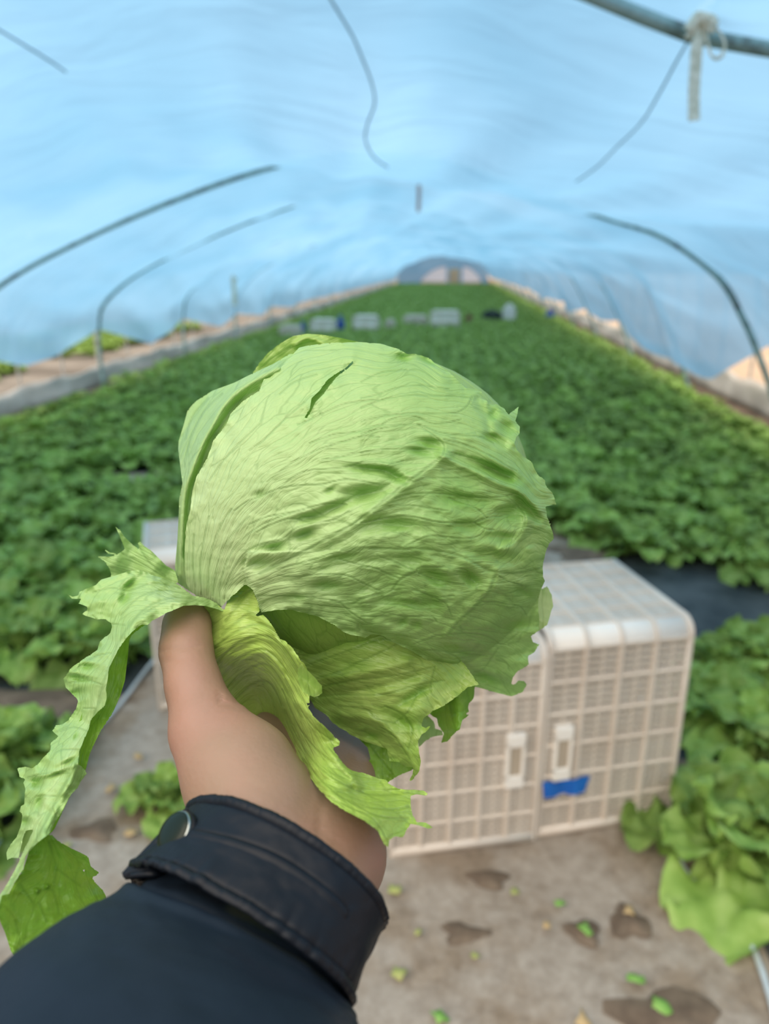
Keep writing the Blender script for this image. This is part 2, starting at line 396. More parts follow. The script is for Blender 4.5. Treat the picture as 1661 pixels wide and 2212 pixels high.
# mulch films on the ground
def sheet(name, x0, x1, y0, y1, m, label, z=.004, st=.06, amp=.012, wob=.05):
    xs = np.arange(x0, x1+st, st); ys = np.arange(y0, y1+st, st); X, Y = np.meshgrid(xs, ys)
    Z = z+amp*(fbm(X*3+5, Y*3, 3)+.6)+amp*.4*np.abs(fbm(X*11, Y*11+9, 2))
    X2 = X+wob*fbm(Y*1.4, X*.2+7, 3)
    ny, nx = X.shape; i, j = np.meshgrid(np.arange(ny-1), np.arange(nx-1), indexing='ij'); a = (i*nx+j).ravel()
    o = mesh_np(name, np.stack([X2, Y, np.maximum(Z, .001)], -1).reshape(-1, 3), np.stack([a, a+1, a+nx+1, a+nx], -1), m)
    tag(o, label, 'mulch film'); return o
sheet('mulch_film', -1.22, .74, .2, 6.4, M_MULCH, 'grey mud smeared plastic mulch film on the path under the crates', .008, .05)
sheet('mulch_film', .60, 2.9, .2, 7.0, M_BLACK, 'black plastic mulch film under the plants right of the crates', .003, .08)
sheet('mulch_film', -4.3, -1.1, .2, 7.0, M_BLACK, 'dark plastic mulch film under the plants left of the path', .003, .08)
sheet('mulch_film', -2.9, -1.9, 5.15, 5.65, M_MULCH, 'small bare patch of grey film between plants left of the lettuce head', .02, .05)
for pts, lab in (((( .70, 1.1), (.76, 1.5), (.66, 1.8), (.72, 2.2), (.75, 2.8)), 'pale rolled film edge along the right side of the path'),
                 (((-1.25, 1.6), (-1.24, 2.0), (-1.21, 2.5), (-1.2, 3.0), (-1.18, 3.6)), 'pale rolled film edge along the left side of the path')):
    q = smooth_curve([(x, y, .03) for x, y in pts], 6); o = MB().tube([(p[0], p[1], p[2]+.006*math.sin(i)) for i, p in enumerate(q)], .008, 6).build('film_edge', M_EDGE, smooth=True); tag(o, lab, 'film edge')

# ================================================================ CRATES
def make_crate(W_, H_, D_, nx, ny, handle=True, body=M_CRATE, ribm=M_CRATE2, hside=-1):
    """crate standing on end: front face W_ x H_, depth D_, rounded top corners; origin at bottom centre of the front face, front looks to -Y"""
    root = empty('produce_crate')
    rd = .045
    def panel(o, ex, ey, ez, w, h, nx, ny, hole=None):
        """slotted wall panel and its ribs"""
        wall = MB(); ribs = []; o = Vector(o); ex = Vector(ex); ey = Vector(ey); ez = Vector(ez)
        def bar(mb, x0, x1, y0, y1, z0, z1):
            vs = [o+ex*x+ey*y+ez*z for x in (x0, x1) for y in (y0, y1) for z in (z0, z1)]
            mb.add(vs, [(0, 1, 3, 2), (4, 6, 7, 5), (0, 4, 5, 1), (2, 3, 7, 6), (0, 2, 6, 4), (1, 5, 7, 3)])
        cw = w/nx; ch = h/ny
        for i in range(nx):
            for j in range(ny):
                x0, y0 = i*cw, j*ch
                if hole and hole[0] <= i < hole[1] and hole[2] <= j < hole[3]: continue
                # columns left/mid/right, slots between slats: 4 slots x 2 columns
                bar(wall, x0, x0+cw*.10, y0, y0+ch, -.003, 0); bar(wall, x0+cw*.90, x0+cw, y0, y0+ch, -.003, 0); bar(wall, x0+cw*.46, x0+cw*.54, y0, y0+ch, -.003, 0)
                for k in range(5):
                    c = (k)/4*.84+.08; bar(wall, x0+cw*.1, x0+cw*.9, y0+ch*(c-.07 if k else 0), y0+ch*(c+.07 if k < 4 else 1), -.0035, -.0005)
        for i in range(nx+1): q = MB(); bar(q, i*cw-.004, i*cw+.004, 0, h, -.002, .007); ribs.append(q)
        for j in range(ny+1): q = MB(); bar(q, 0, w, j*ch-.0035, j*ch+.0035, -.002, .005); ribs.append(q)
        return wall, ribs
    # front
    hole = (1, 2, 2, 4) if False else None
    wf, rf = panel((-W_/2, 0, 0), (1, 0, 0), (0, 0, 1), (0, -1, 0), W_, H_-rd, nx, ny)
    wf.build('front_wall', body, root); [q.build('rib', ribm, root) for q in rf]
    for sx in (-1, 1):
        ws, rs = panel((sx*W_/2, 0, 0) if sx > 0 else (sx*W_/2, D_, 0), (0, sx, 0), (0, 0, 1), (sx, 0, 0), D_, H_-rd, max(2, int(D_/.09)), ny)
        ws.build('side_wall', body, root); [q.build('rib', ribm, root) for q in rs]
    wt, rt = panel((-W_/2, rd, H_), (1, 0, 0), (0, 1, 0), (0, 0, 1), W_, D_-rd, nx, max(2, int(D_/.09)))
    wt.build('top_wall', body, root); [q.build('rib', ribm, root) for q in rt]
    # rounded shoulder between front and top
    sh = MB(); K = 7; V = []
    for k in range(K+1):
        a = k/K*math.pi/2; y = rd-rd*math.cos(a); z = H_-rd+rd*math.sin(a)
        V += [(-W_/2, y, z), (W_/2, y, z), (-W_/2, y+.006*math.cos(a), z-.006*math.sin(a)-.002), (W_/2, y+.006*math.cos(a), z-.006*math.sin(a)-.002)]
    F = []
    for k in range(K):
        b = k*4; F += [(b, b+1, b+5, b+4), (b+2, b+6, b+7, b+3), (b, b+4, b+6, b+2), (b+1, b+3, b+7, b+5)]
    sh.add(V, F); sh.build('shoulder', M_CRATEW, root, True)
    for i in range(nx+1):
        sr = MB()
        x = -W_/2+i*W_/nx
        q = [(x, rd-(rd+.004)*math.cos(a), H_-rd+(rd+.004)*math.sin(a)) for a in np.linspace(0, math.pi/2, 7)]
        sr.ribbon(q, .009, (1, 0, 0), .008); sr.build('shoulder_rib', ribm, root)
    # corner edges and bottom lip
    fr = MB()
    for sx in (-1, 1):
        fr.box((sx*W_/2, .003, (H_-rd)/2), (.008, .009, (H_-rd)/2), bev=.003)
        fr.tube([(sx*W_/2, .004, H_-rd)]+[(sx*W_/2, rd-rd*math.cos(a), H_-rd+rd*math.sin(a)) for a in np.linspace(.2, math.pi/2, 6)]+[(sx*W_/2, D_, H_)], .009, 8)
    fr.box((0, .001, .012), (W_/2, .010, .014), bev=.004); fr.box((0, D_, H_/2), (W_/2, .004, H_/2-.004))
    fr.build('corner_frame', ribm, root, True)
    if handle:
        hx = hside*(W_/2-W_*(.13 if hside < 0 else .17)); hz = H_*(.43 if hside < 0 else .45)
        hm = MB()
        for (cx, cz, hx_, hz_) in ((hx-.022, hz, .005, .060), (hx+.022, hz, .005, .060), (hx, hz+.066, .027, .020), (hx, hz-.066, .027, .020)):
            hm.box((cx, -.006, cz), (hx_, .010, hz_), bev=.003)
        hm.build('handle_frame', M_CRATEW, root)
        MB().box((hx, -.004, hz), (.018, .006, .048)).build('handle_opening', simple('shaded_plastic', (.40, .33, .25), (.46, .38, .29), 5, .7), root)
    return root
def place_crate(bl, br, dep, H_, label, handle=True, nx=4, ny=6, hside=-1):
    a = np.array(bl[:2]); b = np.array(br[:2]); w = np.linalg.norm(b-a); ang = math.atan2(b[1]-a[1], b[0]-a[0])
    c = make_crate(w, H_, dep, nx, ny, handle, hside=hside); c.location = ((a[0]+b[0])/2, (a[1]+b[1])/2, .02); c.rotation_euler = (0, 0, ang); tag(c, label, 'crate'); return c
G = lambda x, y: on_plane(x, y, 2, .02)
cr1 = place_crate(G(1160, 1805), G(1440, 1762), .46, .645, 'cream lattice crate on end with blue tape, right end of the row', True, 4, 6)
cr2 = place_crate(G(845, 1850), G(1150, 1812), .36, .62, 'cream lattice crate on end beside the taped one, left corner behind the thumb side of the wrist'.replace(' behind the thumb side of the wrist', ' behind the wrist'), True, 5, 6, 1)
c3 = place_crate(on_plane(348, 1532, 2, .02), on_plane(700, 1480, 2, .02), .34, .62, 'pale crate at the left end of the row, mostly hidden behind thumb', False, 4, 6)
# blue tape on the right crate (child: it is stuck on)
tp = MB(); w = .125
pts = [(-.205+.135*k/8, -.0125-.004*math.sin(k*1.3), .165+.003*math.sin(k*2.1)) for k in range(9)]
tp.ribbon(pts, [.055, .054, .050, .046, .046, .050, .054, .056, .056], (.15, 0, 1), .0015)
tp.build('blue_tape', M_TAPE, cr1)
# distant row of crates and sacks lying across the field
def far_box(x0, x1, y0, y1, name, m, lab, cat, dep=.4, ribs=True):
    a = on_plane(x0, y1, 2, .16); b = on_plane(x1, y1, 2, .16); Y = a[1]; s = (Y-CC[1]); 
    d = (a-CC)@FW; h = (y1-y0)*d/FP/.95; w = abs(b[0]-a[0]); r = empty(name, ((a[0]+b[0])/2, Y, 0.0)); tag(r, lab, cat)
    H0 = h+.16
    mb = MB().box((0, dep/2, H0/2), (w/2, dep/2, H0/2), bev=min(.06, H0*.15)); mb.build('body', m, r)
    if ribs:
        q = MB(); n_ = max(2, int(w/.2))
        for k in range(n_+1): q.box((-w/2+w*k/n_, -.012, H0/2), (.012, .012, H0/2))
        q.box((0, -.014, H0-.04), (w/2, .014, .025)); q.box((0, -.014, H0*.45), (w/2, .012, .02)); q.build('rib_grid', M_CRATE2, r)
    else:
        q = MB(); q.tube([(-w*.3, dep/2, H0), (0, dep/2, H0+.06), (w*.3, dep/2, H0)], .02, 6); q.build('rim', m, r)
far_box(605, 648, 705, 722, 'produce_crate', M_CRATE, 'low cream crate at the left end of the far row', 'crate')
far_box(646, 658, 702, 716, 'plastic_tub', M_BLUEP, 'small dark blue tub beside the leftmost far crate', 'tub', .3, False)
far_box(671, 724, 692, 715, 'produce_crate', M_CRATEW, 'white crate left of the blue tub in the far row', 'crate')
far_box(725, 742, 690, 712, 'plastic_tub', M_BLUEP, 'royal blue tub against the right end of a white far crate', 'tub', .3, False)
far_box(763, 817, 684, 711, 'produce_crate', M_CRATEW, 'white crate in the middle of the far row with green gaps on both sides', 'crate')
far_box(833, 852, 692, 707, 'produce_crate', M_CRATE, 'tiny pale crate alone between two wide far crates', 'crate')
far_box(872, 922, 683, 699, 'produce_crate', M_CRATE, 'low pale crate left of the widest white far crate', 'crate')
far_box(930, 992, 674, 703, 'produce_crate', M_CRATEW, 'widest brightest white crate in the far row', 'crate')
far_box(1004, 1022, 684, 694, 'sack', M_BROWN, 'small brown sack right of the widest far crate', 'sack', .3, False)
far_box(1042, 1084, 675, 690, 'plastic_tub', M_DARKP, 'long black tub at the right of the far row', 'tub', .4, False)
far_box(1086, 1114, 664, 690, 'sack', M_BAG, 'whitish bulging sack beside the black tub at far right', 'sack', .35, False)
far_box(1180, 1197, 674, 684, 'plastic_tub', M_BLUEP, 'small blue tub by the right skirt of the field', 'tub', .3, False)

# ================================================================ FIELD LETTUCES
def leaf_mesh(name, L, Wd, nu, nv, seed, droop=.5, ruff=1.0, cup=.35):
    rs = np.random.default_rng(seed); ph = rs.random(6)*6.28
    v = np.linspace(0, 1, nv+1); u = np.linspace(-1, 1, nu+1); U, Vv = np.meshgrid(u, v)
    wp = Wd*(.16+.84*np.sin(np.pi*np.clip(Vv, 0, 1)**1.25*.86+.10)**1.0)*np.where(Vv > .9, np.sqrt(np.clip(1-((Vv-.9)/.1)**2*.75, 0, 1)), 1)
    edge = np.abs(U)**2.2
    ang = droop*Vv**2*1.6                       # bends over
    ds = L/nv; x = U*wp*(1-.1*edge)
    lobes = 1+.07*edge*np.sin(Vv*24+ph[0]+np.sign(U)*1.3)
    x = x*lobes
    yy = np.cumsum(np.cos(ang)*ds, 0)-ds; zz = np.cumsum(-np.sin(ang)*ds, 0)
    yy = yy+.06*L*edge*np.cos(Vv*19+ph[4])
    zz = zz+cup*np.abs(U)**1.7*wp*.8+ruff*.020*edge*np.sin(Vv*21+ph[1]+np.sign(U)*ph[2])+ruff*.008*np.sin(U*7+ph[3])*np.sin(Vv*17+ph[5])+.008*ruff*fbm(U*3+seed, Vv*6+seed*.7, 2)
    V = np.stack([x, yy, zz], -1).reshape(-1, 3)
    i, j = np.meshgrid(np.arange(nv), np.arange(nu), indexing='ij'); a = (i*(nu+1)+j).ravel(); F = np.stack([a, a+1, a+nu+2, a+nu+1], -1)
    pale = (np.exp(-(U/.10)**2)*(1-Vv*.7)+np.clip(.30-Vv, 0, 1)*2).ravel().clip(0, 1)
    return V, F, pale
def leaf_data(name, args):
    V, F, pale = leaf_mesh(name, **args); o = mesh_np(name, V, F, M_FLEAF); me = o.data
    at = me.attributes.new('pale', 'FLOAT', 'POINT'); at.data.foreach_set('value', pale); bpy.data.objects.remove(o); return me
LM = [leaf_data('lettuce_leaf', dict(L=.20+.01*k, Wd=.085+.008*(k % 3), nu=8, nv=11, seed=k+1, droop=.35+.12*k, ruff=1.1, cup=.25)) for k in range(5)]
LH = [leaf_data('lettuce_leaf', dict(L=.22+.012*k, Wd=.10+.008*(k % 3), nu=16, nv=24, seed=k+11, droop=.35+.12*k, ruff=1.2, cup=.25)) for k in range(4)]
def rosette(seed, n=13):
    rs = random.Random(seed); out_ = []
    for k in range(n):
        ring = k/n; az = k*2.399+rs.uniform(-.25, .25)
        tilt = R(8+70*ring**1.1)+rs.uniform(-.12, .12); sc = (1.0-.38*ring)*rs.uniform(.88, 1.12); rad = .035*(1-ring)
        M = Matrix.Translation((0, 0, .02+.03*ring)) @ Matrix.Rotation(az, 4, 'Z') @ Matrix.Translation((0, rad, 0)) @ Matrix.Rotation(tilt, 4, 'X') @ Matrix.Rotation(rs.uniform(-.2, .2), 4, 'Y') @ Matrix.Scale(sc, 4)
        out_.append((k, M))
    return out_
ROS = [rosette(s, 13) for s in range(6)]
CORE = MB()
for k in range(5):                              # small closed heart: a wrinkled bud of wrapped leaves
    pass
def bud_mesh():
    V = []; F = []; nu, nv = 14, 9
    for j in range(nv+1):
        th = math.pi*j/nv
        for i in range(nu):
            a = 2*math.pi*i/nu; r = .055*(1+.10*math.sin(3*a+j*.8)+.05*math.sin(7*a-j)); V.append((r*math.sin(th)*math.cos(a), r*math.sin(th)*math.sin(a), .075-.06*math.cos(th)*1.0))
    for j in range(nv):
        for i in range(nu): F.append((j*nu+i, j*nu+(i+1) % nu, (j+1)*nu+(i+1) % nu, (j+1)*nu+i))
    return V, F
bV, bF = bud_mesh(); _o = mesh_np('heart', bV, bF, M_FLEAF); BUD = _o.data; bpy.data.objects.remove(_o)
_a = BUD.attributes.new('pale', 'FLOAT', 'POINT'); _a.data.foreach_set('value', [.25]*len(BUD.vertices))
def plant_parts(loc, rz, sc, ros, LMs, label, group):
    r = empty('lettuce_plant', loc); r.rotation_euler = (random.uniform(-.08, .08), random.uniform(-.08, .08), rz); r.scale = (sc, sc, sc*random.uniform(.9, 1.15)); tag(r, label, 'lettuce', group)
    for k, M in ros:
        o = bpy.data.objects.new('leaf', LMs[(k*7+int(rz*10)) % len(LMs)]); COL.objects.link(o); o.parent = r; o.matrix_local = M
    o = bpy.data.objects.new('heart', BUD); COL.objects.link(o); o.parent = r
    return r
def joined(ros, LMs, seed):
    Vs = []; Fs = []; Ps = []; b = 0
    for k, M in ros:
        me = LMs[(k*7+seed) % len(LMs)]; n = len(me.vertices); co = np.empty(n*3); me.vertices.foreach_get('co', co); co = co.reshape(-1, 3)
        Mn = np.array(M); co = co@Mn[:3, :3].T+Mn[:3, 3]; pl_ = np.empty(n); me.attributes['pale'].data.foreach_get('value', pl_)
        f = np.empty(len(me.loops), np.int32); me.loops.foreach_get('vertex_index', f); f = f.reshape(-1, 4)
        Vs.append(co); Fs.append(f+b); Ps.append(pl_); b += n
    o = mesh_np('lettuce_plant', np.concatenate(Vs), np.concatenate(Fs), M_FLEAF); me = o.data; at = me.attributes.new('pale', 'FLOAT', 'POINT'); at.data.foreach_set('value', np.concatenate(Ps)); bpy.data.objects.remove(o); return me
LLOW = [leaf_data('lettuce_leaf', dict(L=.21, Wd=.09, nu=3, nv=4, seed=k+31, droop=.5, ruff=1.2, cup=.3)) for k in range(3)]
JN = [joined(ROS[k], LM, k) for k in range(5)]
JLOW = [joined(rosette(60+k, 8), LLOW, k) for k in range(3)]
# the near plants that the photograph shows one by one
NEAR = [((1585, 1850), 1.35, 'big lettuce plant at the lower right corner of the path, broad open leaves', .3),
        ((1650, 1620), 1.15, 'lettuce plant right behind the big corner one, by the black film', 1.0),
        ((1560, 1540), 1.05, 'lettuce plant close to the right side of the taped crate', 2.2),
        ((1640, 1430), 1.1, 'lettuce plant at right edge behind the plants beside the taped crate', .4),
        ((1545, 1440), .9, 'small lettuce plant beside the upper right corner of the taped crate', 5.4),
        ((1700, 1850), 1.2, 'lettuce plant cut off by the right edge, beside the big corner one', 4.0),
        ((362, 1735), .62, 'small lettuce plant on the grey film behind the wrist', 5.1),
        ((30, 1655), 1.15, 'lettuce plant at the left edge behind the hanging leaf', .9),
        ((-60, 1800), 1.1, 'lettuce plant cut off at the lower left edge of the photograph', 1.9),
        ((200, 1420), 1.15, 'lettuce plant just left of the path, behind the hanging leaf stem', 3.1),
        ((60, 1400), 1.2, 'lettuce plant at left edge above the bare brown strip', 2.6)]
ZH = .0
pos = []
for (px, py), sc, lab, rz in NEAR:
    p = on_plane(px, py, 2, .03); pos.append((p[0], p[1])); plant_parts((p[0], p[1], .01), rz, sc, ROS[len(pos) % 6], LH, lab, None)
slots = []
rs = random.Random(5)
y = 2.75
def halfwidth(x): return True
while y < 61.5:
    st = .285
    x = -4.35+rs.uniform(0, .1)
    while x < 3.0:
        px_, py_ = x+rs.uniform(-.05, .05), y+rs.uniform(-.06, .06)
        ok = True
        if px_ > -1.25 and px_ < .62 and py_ < 4.6: ok = False
        if px_ >= .62 and py_ < max(3.6, 4.4-.5*(px_-.7)) and not (px_ > 1.5 and py_ > 3.0 and py_ < 3.5): ok = False
        if -2.85 < px_ < -1.95 and 5.1 < py_ < 5.6: ok = False
        if px_ < -1.2 and py_ < 2.9: ok = False
        for q in pos:
            if (q[0]-px_)**2+(q[1]-py_)**2 < .2**2: ok = False
        if ok: slots.append((py_, px_))
        x += st
    y += st
slots.sort()
def visible(x, y):
    d = np.array([x, y, .1])-CC; z = d@FW; u = IW/2+FP*(d@RT)/z; v = IH/2-FP*(d@UP)/z
    hid = (u > 420 and u < 1100 and v > 800 and v < 1400)
    return z > 0 and -60 < u < IW+60 and v < IH+100 and not hid
ORD = ['first', 'second', 'third', 'fourth', 'fifth', 'sixth', 'seventh', 'eighth', 'ninth', 'tenth', 'eleventh', 'twelfth', 'thirteenth', 'fourteenth', 'fifteenth', 'sixteenth', 'seventeenth', 'eighteenth', 'nineteenth', 'twentieth']
rowi = {}; rown = {}; near_list = []; near_obj = []
cnt = 0; rest = []
hidn = 0
for (py_, px_) in slots:
    if not visible(px_, py_):
        d = np.array([px_, py_, .1])-CC; z = d@FW; u = IW/2+FP*(d@RT)/z
        if -60 < u < IW+60: rest.append((px_, py_))
        continue
    if cnt < 291:
        zn = 'left' if px_ < -1.0 else 'right'
        di = 'nearest rows' if py_ < 4.6 else ('rows level with the lettuce head' if py_ < 7 else 'rows halfway down to the far crates')
        if cnt < 80:
            rk = round((py_-2.75)/.285); rowi.setdefault((zn, rk), len([1 for q in rowi if q[0] == zn])); near_list.append((zn, rowi[(zn, rk)], px_))
            lab = ''; grp = 'near lettuces, %s side' % zn
            o = plant_parts((px_, py_, .0), rs.uniform(0, 6.28), rs.uniform(1.05, 1.35), ROS[cnt % 6], LM, lab, grp); near_obj.append(o)
        else:
            lab = 'leafy green lettuce plant in the middle %s hand part of the field' % zn; grp = 'middle lettuces, %s side' % zn
            o = bpy.data.objects.new('lettuce_plant', JN[cnt % 5]); COL.objects.link(o); o.location = (px_, py_, 0); s = rs.uniform(.92, 1.15); o.scale = (s, s, s); o.rotation_euler = (0, 0, rs.uniform(0, 6.28)); tag(o, lab, 'lettuce', grp)
        cnt += 1
    else: rest.append((px_, py_))
for o_, (zn, rw_, x_) in zip(near_obj, near_list):
    same = sorted([q[2] for q in near_list if q[0] == zn and q[1] == rw_], reverse=(zn == 'right')); k_ = same.index(x_)
    o_['label'] = 'leafy lettuce in the %s nearest row of the %s field, %s from the %s end' % (ORD[rw_ % 20], zn, ORD[k_ % 20], zn)
Vs = []; Fs = []; Ps = []; b = 0
TM = []
for src in (JN, JLOW):
    L_ = []
    for me in src:
        n = len(me.vertices); co = np.empty(n*3); me.vertices.foreach_get('co', co); f = np.empty(len(me.loops), np.int32); me.loops.foreach_get('vertex_index', f); pl_ = np.empty(n); me.attributes['pale'].data.foreach_get('value', pl_)
        L_.append((co.reshape(-1, 3), f.reshape(-1, 4), pl_))
    TM.append(L_)
for (x, y) in rest:
    co, f, pl_ = TM[0 if y < 9 else 1][rs.randrange(3)]; a = rs.uniform(0, 6.28); s = rs.uniform(.95, 1.2)*(1.0 if y < 9 else 1.15)
    c, sn = math.cos(a)*s, math.sin(a)*s; V = np.stack([co[:, 0]*c-co[:, 1]*sn+x, co[:, 0]*sn+co[:, 1]*c+y, co[:, 2]*s*1.1], -1)
    Vs.append(V); Fs.append(f+b); Ps.append(np.clip(pl_*.5+rs.uniform(0, .25), 0, 1)); b += len(V)
o = mesh_np('lettuce_field', np.concatenate(Vs), np.concatenate(Fs), M_FLEAF); at = o.data.attributes.new('pale', 'FLOAT', 'POINT'); at.data.foreach_set('value', np.concatenate(Ps))
tag(o, 'dense field of lettuces running on to the far end of the tunnel', 'lettuce field', None, 'stuff')
# neighbouring crop outside, left
Vs = []; Fs = []; b = 0; Ps = []
for i in range(260):
    x = rs.uniform(-9.5, -6.6); y = rs.uniform(9.5, 20); co, f, pl_ = TM[1][i % 3]; s = 1.3
    Vs.append(co*s+np.array([x, y, 0])); Fs.append(f+b); Ps.append(pl_); b += len(co)
o = mesh_np('neighbour_crop', np.concatenate(Vs), np.concatenate(Fs), M_FLEAF); at = o.data.attributes.new('pale', 'FLOAT', 'POINT'); at.data.foreach_set('value', np.concatenate(Ps))
tag(o, 'green crop growing outside beyond the left posts', 'crop', None, 'stuff')
# scraps of leaf and mud on the path film
def scrap(px, py, sz, m, lab, cat='leaf scrap', name='leaf_scrap', grp=None):
    p = on_plane(px, py, 2, .03); V = []; n = 9; rs2 = random.Random(px*3+py); V.append((0, 0, .012))
    for k in range(n):
        a = 2*math.pi*k/n; r = sz*(.55+.55*rs2.random())*(1 if k % 2 else .8); V.append((r*math.cos(a), r*.7*math.sin(a), .004+.012*rs2.random()))
    F = [(0, k+1, (k+1) % n+1) for k in range(n)]
    V += [(v[0], v[1], v[2]-.002) for v in V]; F += [(n+1, n+1+(k+1) % n+1, n+1+k+1) for k in range(n)]+[(k+1, n+1+k+1, n+1+(k+1) % n+1, (k+1) % n+1) for k in range(n)]
    o = mesh_np(name, V, F, m); o.location = (p[0], p[1], .026); o.rotation_euler = (0, 0, rs2.uniform(0, 6)); tag(o, lab, cat, grp)
for px, py, sz, m, lab in ((855, 1925, .028, M_SCRAP, 'yellow green leaf scrap just below the left crate'), (1112, 1930, .022, M_SCRAP, 'yellow scrap between the dark hole and the green scrap'),
        (1208, 1952, .022, M_GSCRAP, 'bright green scrap in the middle of the path film'), (902, 2016, .018, M_SCRAP, 'small yellow scrap right of the sleeve cuff'),
        (1025, 2068, .016, M_SCRAP, 'small olive scrap below the long mud hole'), (862, 2105, .028, M_SCRAP, 'yellow scrap right of the sleeve at the bottom'),
        (1372, 2115, .030, M_GSCRAP, 'slender green scrap left of the torn film'), (1425, 2170, .034, M_GSCRAP, 'folded green scrap at the bottom beside the brown clod'),
        (1262, 2208, .03, M_DRY, 'tan dry leaf at the very bottom edge'), (1360, 1970, .026, M_DRY, 'tan dry scrap below the big corner plant'),
        (1180, 2000, .02, M_DRY, 'small tan scrap below the bright green one'), (952, 2200, .026, M_GSCRAP, 'green scrap at the bottom edge near the sleeve'),
        (1265, 2010, .03, M_GSCRAP, 'olive scrap in the mud right of centre'), (298, 1635, .024, M_DRY, 'orange tan dry scrap behind the wrist at left'),
        (240, 1705, .03, M_DRY, 'tan dry leaf on film left of the small plant'), (285, 1800, .03, M_DRY, 'ochre dry leaf beside the cuff button'), (145, 1830, .02, M_SCRAP, 'yellow green scrap above the lowest hanging leaf'),
        (1448, 1345, .03, M_SCRAP, 'pale yellow leaf scrap on black film behind the right crate'), (1560, 1100, .05, M_SCRAP, 'yellowed leaf lying in the near right field'),
        (1090, 2250, .02, M_SCRAP, 'tiny scrap below'),):
    if py < 2212: scrap(px, py, sz, m, lab)
for px, py, sx, sy, lab in ((1055, 1892, .055, .035, 'dark brown round planting hole below the left crate'), (1000, 2010, .06, .04, 'dark brown long planting hole right of the cuff'), (1450, 2190, .12, .07, 'brown clod of earth at the bottom right of the path'),
        (1262, 2005, .04, .04, 'dark wet mud spot right of centre'), (1270, 1190, .22, .12, 'mound of brown soil behind the right crate'), (205, 1790, .07, .05, 'brown mud patch left of the cuff'), (100, 1510, .30, .10, 'bare brown strip of soil left of the hanging leaf'),
        (1360, 1985, .05, .05, 'brown mud patch under the big corner plant'), (1480, 1660, .08, .05, 'brown soil on black film right of the taped crate')):
    p = on_plane(px, py, 2, .03); V = []; n = 18; rs2 = random.Random(px)
    for j in range(4):
        for k in range(n):
            a = 2*math.pi*k/n; rr = (1-j/4)*(1+.22*math.sin(3*a+px)+.12*math.sin(5*a)); V.append((sx*rr*math.cos(a), sy*rr*math.sin(a), .004+.014*(j/3)+.003*rs2.random()))
    F = [(j*n+k, j*n+(k+1) % n, (j+1)*n+(k+1) % n, (j+1)*n+k) for j in range(3) for k in range(n)]+[tuple(3*n+k for k in range(n))]
    o = mesh_np('mud_patch', V, F, M_MUD); o.location = (p[0], p[1], .014); tag(o, lab, 'mud patch')

# ================================================================ TIES AND WIRES UNDER THE FILM
def bow(px, py, Y, lab, s=1.0):
    c = Vector(on_plane(px, py, 1, Y)); r = empty('cloth_tie', c); tag(r, lab, 'tie'); sx = Vector((1, 0, 0))
    k = .0016*s*Y/2.6
    L = lambda pts: [Vector((x*k, -.028+dz, -yv*k)) for x, yv, dz in pts]
    MB().tube([Vector(v) for v in smooth_curve(L([(-26, 20, 0), (-5, -8, -.01), (14, -26, 0), (22, -52, .01), (18, -80, .03)]), 4)], .017*s, 8).build('wrap', M_ROPE, r, True)
    MB().tube([Vector(v) for v in smooth_curve(L([(-14, -4, -.006), (0, 2, -.012), (12, 10, -.006), (6, 18, 0)]), 4)], .020*s, 8).build('knot', M_ROPE, r, True)
    MB().ribbon([Vector(v) for v in smooth_curve(L([(0, 8, 0), (-8, 40, -.004), (-6, 80, 0), (-3, 120, .003), (2, 165, 0)]), 4)], .034*s, (1, .2, 0), .004).build('hanging_end', M_ROPE, r)
    MB().ribbon([Vector(v) for v in smooth_curve(L([(2, 8, 0), (10, 40, -.004), (22, 62, 0), (38, 60, .003), (40, 40, 0), (26, 20, 0), (8, 6, 0)]), 5)], .018*s, (.5, 1, 0), .006).build('loop', M_ROPE, r)
    MB().ribbon([Vector(v) for v in smooth_curve(L([(-2, 6, 0), (-14, 18, -.004), (-28, 32, 0)]), 4)], .022*s, (.6, .6, 0), .004).build('short_end', M_ROPE, r)
bow(1515, 45, 2.56, 'pale cloth strip tied in a bow round the near pipe arch')
def small_tie(px, py, Y, dpx, lab, w=.02, m=None):
    c = on_plane(px, py, 1, Y); d = (c-CC)@FW; h = dpx*d/FP; r = empty('hanging_tie', c); tag(r, lab, 'tie')
    MB().tube([(-.02, 0, .03), (.0, -.03, 0), (.03, 0, -.02), (0, .03, .01), (-.02, 0, .03)], .008, 6).build('knot', m or M_ROPE, r, True)
    MB().ribbon([(0, -.03, 0), (.004, -.03, -h*.5), (.0, -.03, -h)], w, (1, 0, 0), .004).build('hanging_end', m or M_ROPE, r)
M_PINK = simple('faded_pink_cloth', (.45, .36, .36), (.58, .46, .45), 20, .9)
small_tie(67, 510, 6.95, 14, 'short cloth knot on the second arch at the left edge', .03)
small_tie(1165, 418, 6.95, 26, 'short pale tie hanging from the second arch right of the ridge', .035, M_PINK)
small_tie(905, 375, 6.9, 78, 'long faded pink strip hanging near the ridge', .035, M_PINK)
small_tie(505, 600, 8.9, 58, 'grey strip hanging beside the left film, above the field edge', .05)
small_tie(1103, 480, 9.9, 18, 'tiny tie on the third arch right of the ridge', .04, M_PINK)
from mathutils.bvhtree import BVHTree
_bv = BVHTree.FromPolygons([tuple(v) for v in FG.reshape(-1, 3)], [tuple(map(int, f)) for f in np.stack([a0, a0+1, a0+nt_+1, a0+nt_], -1)])
def under_film(x, y, off=.012):
    d = Vector(FW+RT*((x-IW/2)/FP)-UP*((y-IH/2)/FP)).normalized(); h = _bv.ray_cast(Vector(CC), d)
    return h[0]-d*off if h[0] is not None else None
